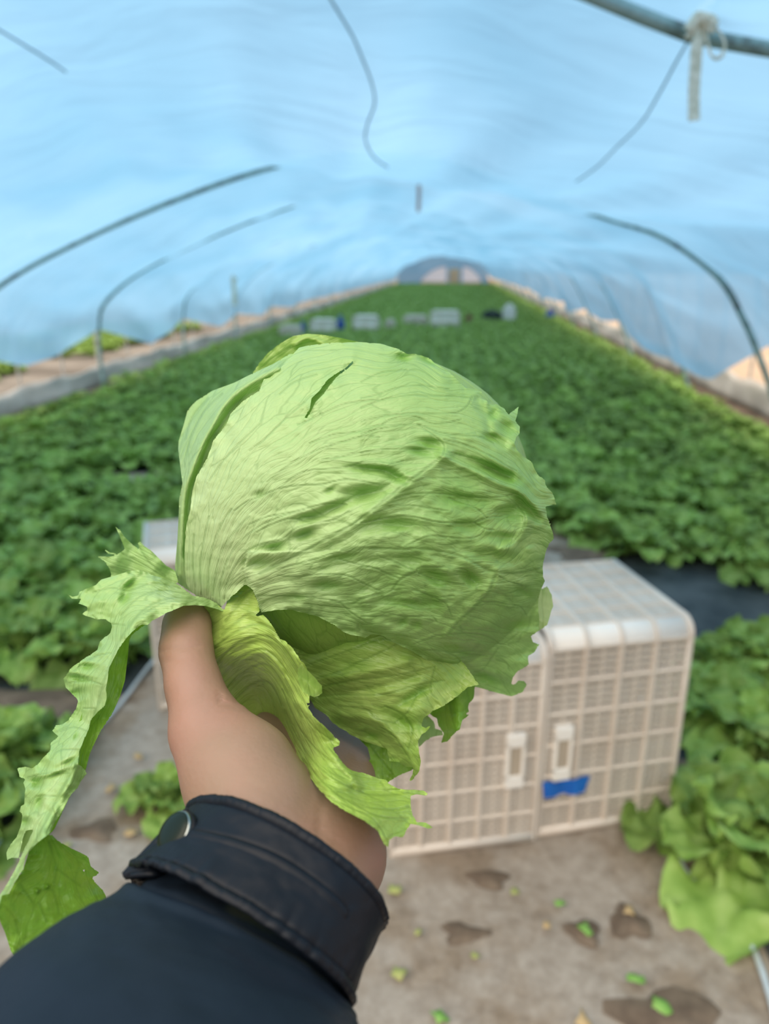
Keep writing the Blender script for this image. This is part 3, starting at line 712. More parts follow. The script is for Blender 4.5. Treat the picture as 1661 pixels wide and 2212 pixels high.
def wire(pts, lab, r=.006):
    q = [under_film(x, y) for x, y, Y in pts]; q = [v for v in q if v is not None]; o = MB().tube([tuple(v) for v in smooth_curve(q, 6)], r, 6).build('wire', M_WIRE, smooth=True); tag(o, lab, 'wire')
wire([(700, -25, 2.9), (715, 0, 3.05), (760, 75, 3.3), (780, 120, 3.5), (803, 180, 3.9), (809, 225, 4.2), (793, 270, 4.5), (790, 305, 4.8), (808, 340, 5.2), (838, 362, 5.6)], 'dark wavy wire under the film at top centre', .004)
wire([(1490, 82, 2.7), (1460, 135, 2.95), (1425, 200, 3.2), (1385, 265, 3.5), (1330, 320, 3.9), (1290, 360, 4.3), (1245, 392, 4.7)], 'wire running from the cloth bow down the right film', .0035)
wire([(-30, 50, 2.9), (0, 66, 3.0), (60, 102, 3.2), (105, 130, 3.4), (142, 155, 3.6)], 'short wire at the upper left corner of the film', .004)
# ================================================================ HELD LETTUCE
def m_head(name, g1, g2, pale, fine=1.0, trans=.30, under=None):
    m, t = mat(name)
    fl = N(t, 'ShaderNodeAttribute', attribute_name='flow'); vn = N(t, 'ShaderNodeAttribute', attribute_name='vein'); pa = N(t, 'ShaderNodeAttribute', attribute_name='pale')
    co = coords(t, 'Object', (1, 1, 1))
    nz = N(t, 'ShaderNodeTexNoise', ins={'Vector': co, 'Scale': 28.0, 'Detail': 4.0})
    nf = N(t, 'ShaderNodeTexNoise', ins={'Vector': co, 'Scale': 420.0, 'Detail': 3.0})
    # warped flow coordinates for the small veins
    wn = N(t, 'ShaderNodeTexNoise', ins={'Vector': fl.outputs['Vector'], 'Scale': 1.6, 'Detail': 3.0})
    wv = N(t, 'ShaderNodeVectorMath', operation='MULTIPLY_ADD', ins={0: wn.outputs['Color'], 1: (.30, .5, 0), 2: fl.outputs['Vector']})
    m1 = N(t, 'ShaderNodeMapping', ins={0: wv.outputs[0]}); m1.inputs['Scale'].default_value = (2.3*fine, .85*fine, 1)
    v1 = N(t, 'ShaderNodeTexVoronoi', feature='DISTANCE_TO_EDGE', voronoi_dimensions='2D', ins={'Vector': m1.outputs[0], 'Scale': 1.0})
    m2 = N(t, 'ShaderNodeMapping', ins={0: wv.outputs[0]}); m2.inputs['Scale'].default_value = (6.5*fine, 3.4*fine, 1)
    v2 = N(t, 'ShaderNodeTexVoronoi', feature='DISTANCE_TO_EDGE', voronoi_dimensions='2D', ins={'Vector': m2.outputs[0], 'Scale': 1.0})
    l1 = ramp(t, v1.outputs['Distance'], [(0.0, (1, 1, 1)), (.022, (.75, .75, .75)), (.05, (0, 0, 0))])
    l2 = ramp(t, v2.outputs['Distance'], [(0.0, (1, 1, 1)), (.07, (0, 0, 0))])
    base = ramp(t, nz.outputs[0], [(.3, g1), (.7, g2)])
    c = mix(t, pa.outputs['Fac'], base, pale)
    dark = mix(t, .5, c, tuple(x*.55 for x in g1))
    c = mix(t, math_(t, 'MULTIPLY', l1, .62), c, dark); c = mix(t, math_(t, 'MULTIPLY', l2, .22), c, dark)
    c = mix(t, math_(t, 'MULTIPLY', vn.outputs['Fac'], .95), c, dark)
    sp = ramp(t, nf.outputs[0], [(.60, (0, 0, 0)), (.72, (1, 1, 1))]); c = mix(t, math_(t, 'MULTIPLY', sp, .10), c, (.62, .72, .40))
    h = math_(t, 'ADD', math_(t, 'MULTIPLY', math_(t, 'MINIMUM', v1.outputs['Distance'], .22), 3.0), math_(t, 'MULTIPLY', math_(t, 'MINIMUM', v2.outputs['Distance'], .2), 1.3))
    h = math_(t, 'ADD', h, math_(t, 'MULTIPLY', nf.outputs[0], .25)); h = math_(t, 'SUBTRACT', h, math_(t, 'MULTIPLY', vn.outputs['Fac'], .35))
    b = bump(t, h, .38, .0009)
    p = principled(t, c, .37, .45, b)
    tc = mix(t, .5, c, (.36, .62, .06), 'MIX')
    tr = N(t, 'ShaderNodeBsdfTranslucent', ins={0: tc, 'Normal': b})
    mx = N(t, 'ShaderNodeMixShader', ins={0: trans, 1: p, 2: tr.outputs[0]}); out(t, mx.outputs[0]); return m
MH_MAIN = m_head('pale_head_leaf', (.195, .405, .085), (.29, .505, .135), (.55, .72, .35))
MH_GREEN = m_head('green_inner_leaf', (.155, .36, .045), (.27, .47, .08), (.47, .60, .18), .9)
MH_STEM = m_head('yellow_green_rib', (.165, .31, .03), (.26, .42, .055), (.48, .61, .17), 1.2, .10)
MH_DARK = m_head('deep_green_leaf', (.12, .32, .025), (.20, .42, .045), (.40, .56, .10), .8, .4)
MH_PALE2 = m_head('dull_green_leaf', (.30, .44, .16), (.36, .50, .20), (.5, .6, .3), .8, .5)

def px_leaf(name, outline, depth, mat_, parent, flow=None, base=None, sp=3.0, veins=(), vw=2.0, pits=(), lines=(), holes=(), wr=.0010, ruffle=.004, rw=26, pale=None, vamp=.0003, seed=0, extra=None, jag=0.0, fold=None):
    """one leaf: a thin curved sheet with its own margin, veins, folds and hollows"""
    ol = np.array(outline, float)
    if jag:
        q = []; n = len(ol); rsj = np.random.default_rng(seed)
        for i in range(n):
            a, b = ol[i], ol[(i+1) % n]; q.append(a); L = np.hypot(*(b-a)); k = int(L/7)
            for j in range(1, k): q.append(a+(b-a)*j/k+rsj.normal(0, jag, 2))
        ol = np.array(q)
    x0, y0 = ol.min(0)-sp; x1, y1 = ol.max(0)+sp
    xs = np.arange(x0, x1+sp, sp); ys = np.arange(y0, y1+sp, sp); X, Y = np.meshgrid(xs, ys)
    d, nx, ny = seg_dist(X, Y, ol, True); ins_ = inside(X, Y, ol)
    for h in holes:
        hd, hx, hy = seg_dist(X, Y, h, True); hi = inside(X, Y, h); ins_ &= ~hi
        m = hd < d; d = np.where(m, hd, d); nx = np.where(m, hx, nx); ny = np.where(m, hy, ny)
    sd_ = np.where(ins_, d, -d)
    snap = (sd_ < sp*.35) & (sd_ > -sp*.9)
    X = np.where(snap, nx, X); Y = np.where(snap, ny, Y); ok = sd_ > -sp*.9; core = sd_ > 0
    R_, C_ = X.shape; i, j = np.meshgrid(np.arange(R_-1), np.arange(C_-1), indexing='ij')
    okq = ok[:-1, :-1] & ok[1:, :-1] & ok[:-1, 1:] & ok[1:, 1:]; cq = (core[:-1, :-1].astype(int)+core[1:, :-1]+core[:-1, 1:]+core[1:, 1:]) >= 2
    sel = okq & cq; a = (i*C_+j)[sel]; F = np.stack([a, a+C_, a+C_+1, a+1], -1)
    used = np.unique(F); rm = -np.ones(R_*C_, int); rm[used] = np.arange(len(used)); F = rm[F]
    x = X.ravel()[used]; y = Y.ravel()[used]; sdv = np.maximum(sd_.ravel()[used], 0)
    dep = depth(x, y)
    if flow is not None:
        pts = []; vals = []
        for tv, ln in flow:
            for p in ln: pts.append(p); vals.append(tv)
        T = tps_fit(pts, vals, 3e-3)(x, y)
    else: T = x/70.
    bx, by = base if base else (ol[0][0], ol[0][1])
    Sx = np.hypot(x-bx, y-by)/100.
    # veins
    vein = np.zeros_like(x)
    for v in veins:
        wv = vw; pl_ = v
        if isinstance(v, dict): wv = v['w']; pl_ = v['p']
        q = np.array(smooth_curve(pl_, 4)); bb = (x > q[:, 0].min()-12) & (x < q[:, 0].max()+12) & (y > q[:, 1].min()-12) & (y < q[:, 1].max()+12)
        if bb.any():
            dd, _, _ = seg_dist(x[bb], y[bb], q); vein[bb] = np.maximum(vein[bb], np.exp(-(dd/wv)**2)); dep[bb] -= (vamp*1.3*np.exp(-(dd/(wv*3.2))**2)-vamp*1.6*np.exp(-(dd/wv)**2))
    amp = wr if not callable(wr) else wr(x, y)
    dep = dep+amp*.55*fbm(T*1.5+seed, Sx*1.2, 2)+amp*.75*fbm(x/44+seed, y/27, 2)+amp*.15*fbm(x/15+seed, y/11+3, 2)
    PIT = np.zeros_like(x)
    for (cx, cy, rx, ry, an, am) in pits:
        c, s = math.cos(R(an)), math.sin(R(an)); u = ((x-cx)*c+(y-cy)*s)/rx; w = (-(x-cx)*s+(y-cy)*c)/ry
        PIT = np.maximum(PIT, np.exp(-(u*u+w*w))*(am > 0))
        dep = dep+1.35*am*np.exp(-(u*u+w*w))-am*.45*np.exp(-((u/1.5)**2+((w+1.5)/.9)**2))
    for (pl_, w, am) in lines:
        dd, _, _ = seg_dist(x, y, np.array(smooth_curve(pl_, 4))); dep = dep+am*np.exp(-(dd/w)**2)
    dep = dep+ruffle*np.exp(-sdv/rw)*(fbm(x/38+seed*3, y/38, 2)*1.3)
    dep = dep+ruffle*.35*np.exp(-sdv/(rw*.5))*fbm(x/11+seed, y/11, 2)
    if extra is not None: dep = dep+extra(x, y, sdv)
    V = P(x, y, dep)
    o = mesh_np(name, V, F, mat_, parent); me = o.data
    f = me.attributes.new('flow', 'FLOAT_VECTOR', 'POINT'); f.data.foreach_set('vector', np.stack([T, Sx, np.zeros_like(T)], -1).ravel())
    f = me.attributes.new('vein', 'FLOAT', 'POINT'); f.data.foreach_set('value', vein)
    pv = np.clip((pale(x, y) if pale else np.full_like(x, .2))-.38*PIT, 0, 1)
    f = me.attributes.new('pale', 'FLOAT', 'POINT'); f.data.foreach_set('value', pv)
    return o
HC, HD, HR_ = (790., 1095.), .405, .088
def head_depth(x, y, off=0.0):
    r2 = ((x-HC[0])/430.)**2+((y-HC[1])/392.)**2
    return HD-HR_*np.sqrt(np.clip(1-r2, 0, 1)+.02*np.exp(-np.clip(r2-1, 0, 9)*6))+np.clip(r2-1, 0, 1)*.03+off
head = empty('iceberg_lettuce', tuple(P(470, 1330, .385)))
tag(head, 'freshly cut pale green iceberg lettuce held up by the hand in front', 'lettuce')
bpy.context.view_layer.update()
HM = head.matrix_world.inverted()
def adopt(o):
    o.parent = head; o.matrix_parent_inverse = HM; return o
def hl(*a, **k):
    o = px_leaf(*a, parent=None, **k); return adopt(o)

FLOW = [(0, [(405, 1260), (403, 1150), (412, 1060), (440, 960), (490, 890), (560, 820), (620, 770), (700, 745)]),
 (1, [(420, 1270), (425, 1150), (445, 1050), (500, 940), (570, 850), (650, 790), (750, 765), (850, 780)]),
 (2, [(435, 1285), (450, 1150), (480, 1060), (560, 950), (650, 880), (770, 810), (880, 790), (960, 830)]),
 (3, [(445, 1290), (465, 1170), (510, 1070), (600, 970), (700, 905), (800, 855), (900, 835), (1000, 855)]),
 (4, [(455, 1290), (480, 1180), (540, 1080), (640, 990), (760, 925), (870, 895), (990, 890), (1080, 930)]),
 (5, [(462, 1290), (490, 1185), (545, 1095), (610, 1025), (700, 970), (800, 945), (900, 925), (960, 935), (1040, 960), (1110, 1000), (1150, 1050)]),
 (6, [(467, 1290), (500, 1190), (550, 1110), (597, 1058), (673, 1016), (749, 1009), (830, 1000), (900, 985), (1000, 1000), (1080, 1040), (1150, 1090)]),
 (7, [(480, 1280), (535, 1210), (600, 1150), (700, 1100), (790, 1075), (850, 1055), (930, 1030), (1050, 1060), (1130, 1080)]),
 (8, [(500, 1280), (560, 1240), (650, 1190), (760, 1150), (810, 1125), (900, 1115), (1020, 1125), (1080, 1100), (1150, 1110)]),
 (9, [(540, 1270), (640, 1240), (760, 1210), (800, 1187), (880, 1188), (1000, 1200), (1080, 1192), (1180, 1150)]),
 (10, [(560, 1285), (680, 1265), (800, 1235), (900, 1235), (1030, 1240), (1180, 1230)]),
 (11, [(565, 1300), (680, 1290), (780, 1290), (860, 1270), (960, 1290), (1060, 1290), (1175, 1290)]),
 (12, [(600, 1312), (700, 1318), (780, 1333), (930, 1335), (1010, 1355), (1080, 1375), (1150, 1390)]),
 (13, [(760, 1355), (850, 1375), (980, 1410), (1080, 1410), (1130, 1450)])]
q2 = lambda L: [(780+.271*a, 700+.271*b) for a, b in L]
q4 = lambda L: [(780+.271*a, 1100+.271*b) for a, b in L]
q1 = lambda L: [(370+.271*a, 700+.271*b) for a, b in L]
q3 = lambda L: [(370+.271*a, 1100+.271*b) for a, b in L]
VEINS = [dict(w=3.6, p=[(560, 1240), (610, 1215), (650, 1195), (700, 1168), (760, 1135), (800, 1105), (830, 1082), (870, 1050), (905, 1025), (955, 985)]),
 q2([(665, 985), (655, 1040), (620, 1080)]), q2([(0, 590), (130, 560), (300, 505), (480, 490), (700, 520)]), q2([(0, 670), (150, 610), (350, 570), (500, 570), (740, 575), (880, 590)]),
 q2([(0, 460), (120, 400), (220, 375), (370, 365)]), q2([(0, 775), (150, 740), (330, 715), (500, 715), (700, 712), (780, 700), (850, 650), (885, 580)]),
 q2([(0, 890), (110, 840), (220, 770), (330, 735), (440, 740), (560, 790), (680, 790), (800, 760)]), q2([(0, 870), (180, 830), (300, 810), (450, 800), (560, 840), (660, 870), (820, 890), (950, 900), (1060, 950)]),
 q2([(450, 800), (560, 870), (640, 940), (670, 975)]), q2([(0, 1025), (150, 1000), (320, 995), (480, 995), (620, 1000)]), q2([(660, 920), (780, 950), (900, 990), (1050, 1060), (1160, 1130), (1240, 1170)]),
 q2([(700, 1020), (850, 1060), (1000, 1100), (1130, 1170)]), q2([(340, 1090), (250, 1110), (120, 1095), (0, 1100)]), q2([(400, 1260), (500, 1235), (620, 1230), (780, 1225), (920, 1205)]),
 q2([(270, 1390), (400, 1355), (600, 1350), (800, 1370), (1000, 1385), (1160, 1370), (1250, 1340)]), q2([(640, 1170), (720, 1160), (830, 1155)]),
 q2([(1160, 1370), (1250, 1450), (1310, 1540), (1300, 1640)]), q2([(100, 1510), (250, 1460), (380, 1445), (550, 1470), (700, 1490)]), q2([(0, 1590), (120, 1560), (280, 1530), (420, 1535), (560, 1570), (700, 1585), (880, 1585), (1000, 1545), (1130, 1530)]),
 q2([(700, 1385), (780, 1420), (880, 1450), (960, 1500), (1000, 1545)]),
 q4([(0, 110), (150, 75), (340, 60), (480, 75), (620, 105), (780, 110), (900, 108), (1000, 70)]), q4([(900, 108), (985, 155), (1060, 165)]), q4([(985, 155), (950, 210), (830, 235), (700, 225), (560, 215), (480, 235), (350, 300)]),
 dict(w=3.0, p=q4([(-160, 330), (0, 310), (150, 312), (320, 320), (470, 315), (620, 335), (780, 370), (900, 425), (1000, 480), (1130, 510), (1300, 505), (1440, 470)])),
 q4([(830, 380), (950, 378), (1080, 345), (1180, 280), (1260, 210), (1305, 100), (1300, 30)]), q4([(0, 460), (110, 470), (220, 520), (310, 555)]), q4([(130, 370), (260, 420), (380, 470), (440, 500), (560, 550), (700, 585), (830, 605)]),
 q4([(440, 500), (470, 465), (620, 462), (780, 470), (850, 490)]), dict(w=3.0, p=q4([(440, 500), (350, 540), (290, 585), (240, 650), (120, 685), (0, 720), (-90, 760), (-240, 735)])), q4([(250, 645), (380, 635), (500, 670), (590, 705), (740, 690)]),
 q4([(590, 705), (680, 760), (720, 850)]), q4([(0, 745), (150, 755), (330, 765), (470, 800), (560, 800)]), q4([(0, 850), (120, 858), (260, 848), (420, 858), (560, 855), (605, 900)]),
 dict(w=4.0, p=q4([(1075, 515), (1050, 590), (1020, 660), (960, 730), (880, 810), (800, 880), (730, 960), (690, 1000)])), q4([(690, 1000), (600, 1010), (520, 1040), (420, 1075)]), q4([(960, 740), (1070, 740), (1180, 760), (1270, 780), (1320, 850)]),
 q4([(700, 1000), (830, 990), (960, 1000), (1060, 1040), (1120, 1080), (1200, 1030), (1250, 990)]), q4([(480, 1120), (640, 1130), (760, 1180), (830, 1280)]), q4([(640, 1130), (820, 1150), (1000, 1170)]), q4([(1090, 1110), (1030, 1200), (980, 1270), (900, 1300)]),
 q4([(1080, 1200), (1160, 1230), (1180, 1290)]), q4([(830, 1290), (780, 1300)]), q4([(0, 580), (120, 640), (160, 650)]), q4([(1080, 520), (1160, 570), (1280, 610)]),
 q1([(1010, 800), (1130, 750), (1250, 690), (1400, 630), (1661, 600)]), q1([(840, 1320), (900, 1280), (1000, 1200), (1120, 1165), (1280, 1155), (1400, 1140), (1520, 1105), (1661, 1110)]), q1([(500, 1490), (600, 1420), (720, 1370), (840, 1320), (1000, 1290), (1200, 1280), (1400, 1240), (1661, 1280)]),
 q1([(620, 1600), (760, 1540), (920, 1510), (1080, 1470), (1250, 1430), (1400, 1440)]), q1([(680, 1661), (800, 1600), (960, 1550), (1120, 1580), (1300, 1560), (1420, 1490)]), q1([(1661, 900), (1500, 900), (1300, 960), (1150, 1010), (960, 1110), (760, 1260)]),
 q1([(1661, 800), (1480, 860), (1300, 880), (1100, 950)]), q1([(620, 1010), (760, 900), (900, 760), (1060, 620)]), q1([(860, 560), (980, 460), (1160, 400)]), q1([(300, 1250), (420, 1080), (560, 930), (700, 800)]), q1([(1661, 1010), (1480, 1030), (1350, 1060), (1200, 1080)]),
 q3([(380, 700), (400, 560), (450, 400), (560, 250), (700, 140), (900, 50), (1060, 10)]), q3([(330, 690), (360, 480), (400, 330), (500, 180), (620, 60)]), q3([(290, 690), (300, 480), (330, 300), (400, 120), (480, 0)]), q3([(240, 680), (230, 450), (260, 250), (300, 60)]), q3([(420, 720), (440, 600), (500, 470), (600, 340), (720, 280), (880, 240), (1000, 150), (1130, 110)]),
 q3([(190, 620), (170, 400), (180, 200)]), q3([(690, 690), (850, 690), (1050, 700), (1200, 715), (1330, 740), (1440, 830), (1550, 900)]), q3([(1330, 740), (1480, 720), (1661, 670)]), q3([(850, 530), (1000, 540), (1200, 520), (1400, 530), (1540, 600)]), q3([(1340, 400), (1450, 430), (1661, 480)]), q3([(840, 480), (1000, 440), (1180, 390), (1300, 350), (1661, 310)])]
PITS = [(930, 960, 28, 12, 10, .0028), (908, 976, 30, 9, 10, .002), (810, 1014, 60, 8, 5, .0022), (854, 1030, 26, 9, 20, .003), (783, 1068, 40, 16, -8, .0038), (724, 1095, 34, 10, -15, .0034), (675, 1117, 34, 9, -12, .003), (659, 1155, 22, 9, -20, .003),
 (594, 1182, 18, 8, -10, .003), (561, 1217, 26, 12, 0, .0034), (854, 1133, 48, 15, 5, .0028), (1000, 1079, 52, 15, 8, .0028), (1076, 1022, 40, 11, 28, .0042), (1103, 1108, 30, 16, -20, .003), (1140, 1100, 34, 10, 45, .0040), (1016, 1250, 22, 13, 35, .0045), (946, 1250, 34, 14, 20, .0028),
 (930, 1297, 22, 16, 30, .003), (886, 1305, 34, 9, 5, .0022), (1130, 1280, 20, 12, 20, .0034), (707, 1265, 30, 9, 0, .0022), (740, 1204, 30, 8, -10, .002), (1065, 1200, 36, 12, 5, .0022), (898, 1350, 12, 9, 0, .0022), (870, 1345, 10, 9, 0, .0016), (1115, 1352, 22, 10, -10, .003), (870, 772, 18, 8, 5, .0030), (925, 780, 24, 7, 25, .003),
 (1065, 895, 10, 12, 40, .003), (1095, 925, 16, 14, 20, .003), (1060, 945, 20, 8, 10, .002), (1045, 1465, 26, 10, 15, .003), (640, 1290, 22, 6, 0, .0012), (1010, 1135, 30, 12, 0, .002), (1080, 1160, 26, 9, 8, .002), (712, 1060, 12, 5, -25, .001), (562, 1067, 14, 7, -25, .001), (990, 1405, 40, 10, 8, .002), (970, 1440, 30, 8, 10, .002)]
LINESB = [([(800, 1110), (860, 1060), (920, 1020), (960, 985)], 16, -.0022), ([(690, 1172), (760, 1135), (800, 1110)], 14, -.0015), ([(955, 985), (1010, 1010), (1060, 1035), (1120, 1060), (1165, 1100)], 10, -.0036), ([(985, 985), (1040, 1005), (1100, 1025)], 11, .003),
 ([(1075, 1240), (1055, 1280), (1010, 1325), (970, 1370)], 14, -.0022), ([(600, 1320), (660, 1324), (720, 1348), (760, 1365)], 7, .0020), ([(780, 1360), (850, 1385), (920, 1420), (1000, 1465)], 9, .003), ([(820, 1350), (900, 1382), (980, 1430)], 13, -.0016), ([(1135, 1090), (1140, 1130), (1120, 1165), (1080, 1190)], 10, -.0022),
 ([(640, 1240), (760, 1180), (860, 1150)], 15, -.0014), ([(700, 1230), (800, 1210), (900, 1210)], 10, .0014), ([(1030, 865), (1050, 900), (1060, 940), (1090, 960)], 9, .0022), ([(1000, 1440), (1060, 1470), (1100, 1485)], 10, .002)]
BO = [(403, 1262), (399, 1230), (399, 1180), (403, 1130), (411, 1101), (416, 1060), (424, 1030), (449, 987), (462, 949), (489, 917), (497, 895), (522, 868), (560, 844), (570, 819), (584, 815), (608, 792), (630, 768), (646, 751), (668, 746), (709, 741), (771, 739), (821, 742), (861, 754), (880, 765), (896, 764), (926, 773), (945, 788),
 (970, 803), (989, 822), (1005, 838), (1018, 840), (1037, 845), (1043, 848), (1036, 850), (1039, 860), (1051, 865), (1056, 873), (1073, 873), (1089, 882), (1098, 895), (1109, 887), (1121, 877), (1116, 900), (1113, 909), (1123, 922), (1122, 937), (1115, 944), (1111, 957), (1116, 971), (1132, 987), (1149, 998), (1155, 1014), (1165, 1028),
 (1177, 1036), (1178, 1047), (1195, 1068), (1202, 1090), (1178, 1094), (1181, 1115), (1190, 1131), (1184, 1122), (1195, 1154), (1196, 1165), (1186, 1174), (1178, 1195), (1173, 1219), (1173, 1246), (1177, 1255), (1167, 1276), (1162, 1306), (1165, 1344), (1163, 1363), (1147, 1375), (1151, 1387), (1165, 1392), (1154, 1409), (1140, 1417), (1142, 1436), (1119, 1450), (1108, 1463),
 (1104, 1479), (1110, 1479), (1120, 1470), (1132, 1471), (1138, 1479), (1129, 1495), (1105, 1504), (1078, 1498), (1051, 1490), (1024, 1483), (1008, 1477), (991, 1460), (953, 1441), (921, 1425), (888, 1406), (856, 1390), (821, 1371), (800, 1371), (790, 1378), (775, 1374), (757, 1371), (744, 1366), (720, 1349), (682, 1330), (654, 1323), (630, 1317), (600, 1317), (565, 1323), (560, 1314), (557, 1300), (546, 1275), (530, 1262), (505, 1285), (485, 1305), (478, 1312), (450, 1307), (425, 1290)]
SLIT = [(767, 777), (757, 784), (747, 795), (728, 806), (709, 819), (690, 844), (673, 860), (669, 884), (657, 903), (644, 915), (663, 902), (671, 890), (682, 868), (698, 852), (714, 830), (730, 811), (749, 798), (760, 788)]
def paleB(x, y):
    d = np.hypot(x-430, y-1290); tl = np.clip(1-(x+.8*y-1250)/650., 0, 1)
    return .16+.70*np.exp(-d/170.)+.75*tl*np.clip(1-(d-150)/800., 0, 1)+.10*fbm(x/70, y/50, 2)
def wrB(x, y):
    k = np.clip((x*.6+y-1350)/550., 0, 1); return .0008+.0024*k
def lobe(x, y, s):                             # raised lobe edge over the stalk
    d, _, _ = seg_dist(x, y, [(600, 1190), (560, 1195), (532, 1215), (527, 1230), (536, 1252), (550, 1280), (562, 1318)])
    side = (x > 527+np.abs(y-1230)*.25) & (y > 1190); return np.where(side, -.0035*np.exp(-d/28.), .0028*np.exp(-d/12.)*np.clip((y-1150)/60, 0, 1))
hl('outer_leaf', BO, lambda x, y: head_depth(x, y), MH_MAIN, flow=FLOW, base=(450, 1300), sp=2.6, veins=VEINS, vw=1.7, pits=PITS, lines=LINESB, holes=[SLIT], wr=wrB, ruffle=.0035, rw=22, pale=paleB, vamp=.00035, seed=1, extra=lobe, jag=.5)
AO = [(379, 1256), (378, 1222), (383, 1168), (386, 1110), (387, 1079), (394, 1044), (390, 1012), (385, 971), (386, 952), (397, 917), (405, 887), (421, 868), (459, 844), (505, 827), (543, 808), (590, 786), (625, 765), (680, 760), (740, 790), (700, 900), (560, 1000), (480, 1120), (470, 1270), (430, 1290), (395, 1268)]
RIM = [(388, 1240), (391, 1180), (394, 1110), (402, 1050), (420, 1000), (436, 960), (455, 925), (480, 880), (515, 843), (560, 815), (600, 795)]
GRV = [(405, 1200), (408, 1130), (413, 1070), (438, 1000), (462, 945), (490, 905), (515, 872), (558, 846)]
hl('wrapper_leaf', AO, lambda x, y: head_depth(x, y, .006), MH_MAIN, flow=FLOW, base=(430, 1290), sp=3, lines=[(RIM, 11, -.0085), (GRV, 9, .005)], wr=.0009, ruffle=.001, rw=20, pale=lambda x, y: .35+.4*np.exp(-np.hypot(x-410, y-1250)/200)+.1*fbm(x/40, y/40), seed=5,
   veins=[[(384, 1240), (385, 1150), (388, 1100)], [(400, 950), (415, 900), (450, 860)], [(398, 1010), (410, 950), (440, 890), (480, 850)]])
hl('crown_leaf', [(543, 810), (560, 784), (579, 762), (606, 741), (633, 726), (663, 721), (695, 723), (736, 730), (775, 739), (800, 770), (700, 810), (600, 830)], lambda x, y: .400+(y-780)*.00001, MH_GREEN, base=(760, 800), sp=3, wr=.0016, ruffle=.003, pale=lambda x, y: .5+0*x, seed=9,
   flow=[(0, [(560, 800), (620, 745), (680, 725)]), (1, [(600, 810), (660, 760), (740, 735)]), (2, [(660, 815), (720, 780), (780, 760)])], lines=[([(640, 745), (663, 730), (690, 738), (705, 750)], 7, -.004)], veins=[[(560, 800), (600, 765), (650, 740)]])
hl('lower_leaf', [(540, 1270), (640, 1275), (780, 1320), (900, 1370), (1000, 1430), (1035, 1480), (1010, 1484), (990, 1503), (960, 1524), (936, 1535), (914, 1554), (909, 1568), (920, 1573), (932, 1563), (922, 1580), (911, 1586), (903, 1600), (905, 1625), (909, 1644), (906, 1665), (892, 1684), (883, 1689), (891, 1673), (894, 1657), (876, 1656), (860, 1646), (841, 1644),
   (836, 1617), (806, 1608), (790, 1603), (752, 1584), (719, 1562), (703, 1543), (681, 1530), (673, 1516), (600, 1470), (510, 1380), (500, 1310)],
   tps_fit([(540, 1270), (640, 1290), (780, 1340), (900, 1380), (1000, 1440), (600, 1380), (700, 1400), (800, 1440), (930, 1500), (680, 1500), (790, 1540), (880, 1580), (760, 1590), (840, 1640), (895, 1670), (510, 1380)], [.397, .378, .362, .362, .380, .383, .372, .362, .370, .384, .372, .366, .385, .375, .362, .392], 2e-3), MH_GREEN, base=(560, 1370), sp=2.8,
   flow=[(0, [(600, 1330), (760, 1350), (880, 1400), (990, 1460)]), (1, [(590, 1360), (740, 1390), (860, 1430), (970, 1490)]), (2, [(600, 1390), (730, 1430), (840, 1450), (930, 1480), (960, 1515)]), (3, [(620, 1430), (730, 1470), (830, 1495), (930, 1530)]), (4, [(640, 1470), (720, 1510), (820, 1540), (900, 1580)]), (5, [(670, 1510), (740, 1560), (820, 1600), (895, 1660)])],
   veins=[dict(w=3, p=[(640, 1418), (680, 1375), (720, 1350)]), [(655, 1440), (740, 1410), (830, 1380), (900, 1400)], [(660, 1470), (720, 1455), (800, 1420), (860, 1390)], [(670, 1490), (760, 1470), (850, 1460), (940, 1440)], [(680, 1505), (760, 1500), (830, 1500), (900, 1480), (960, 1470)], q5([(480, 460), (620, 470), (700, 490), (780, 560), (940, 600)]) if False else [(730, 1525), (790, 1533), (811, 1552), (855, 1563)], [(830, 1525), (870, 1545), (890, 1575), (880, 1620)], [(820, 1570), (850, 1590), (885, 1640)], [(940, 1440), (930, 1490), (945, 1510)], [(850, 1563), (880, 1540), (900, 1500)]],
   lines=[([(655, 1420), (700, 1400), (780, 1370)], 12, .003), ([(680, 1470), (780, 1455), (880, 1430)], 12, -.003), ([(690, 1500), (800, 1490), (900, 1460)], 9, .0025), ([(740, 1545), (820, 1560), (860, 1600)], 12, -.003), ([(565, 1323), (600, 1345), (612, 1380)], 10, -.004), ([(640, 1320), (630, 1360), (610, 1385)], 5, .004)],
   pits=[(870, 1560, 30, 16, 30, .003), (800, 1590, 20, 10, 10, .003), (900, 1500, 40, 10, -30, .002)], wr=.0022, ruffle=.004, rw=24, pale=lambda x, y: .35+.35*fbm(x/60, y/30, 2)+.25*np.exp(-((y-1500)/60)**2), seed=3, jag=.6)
hl('inner_lower_leaf', [(740, 1560), (790, 1560), (870, 1600), (905, 1640), (900, 1655), (893, 1662), (860, 1676), (838, 1690), (800, 1690), (755, 1670), (763, 1660), (787, 1655), (800, 1638), (795, 1618), (770, 1590)], lambda x, y: .392+(y-1600)*-.00008, MH_DARK, base=(760, 1570), sp=3, wr=.002, ruffle=.004, pale=lambda x, y: .25+0*x, seed=14, veins=[[(800, 1610), (830, 1650), (850, 1675)]])
hl('dark_margin_leaf', [(985, 1440), (1030, 1470), (1025, 1487), (1023, 1508), (1012, 1522), (1013, 1544), (998, 1557), (993, 1576), (977, 1590), (966, 1602), (951, 1606), (959, 1584), (947, 1568), (944, 1552), (928, 1541), (915, 1520), (940, 1480)], lambda x, y: .398+.012*np.sin(x/18.), MH_DARK, base=(960, 1460), sp=2.8, wr=.003, ruffle=.005, pale=lambda x, y: .15+.4*np.exp(-((x-965)/14)**2), seed=15, holes=[[(1004, 1538), (1012, 1541), (1006, 1545)]], jag=.8)
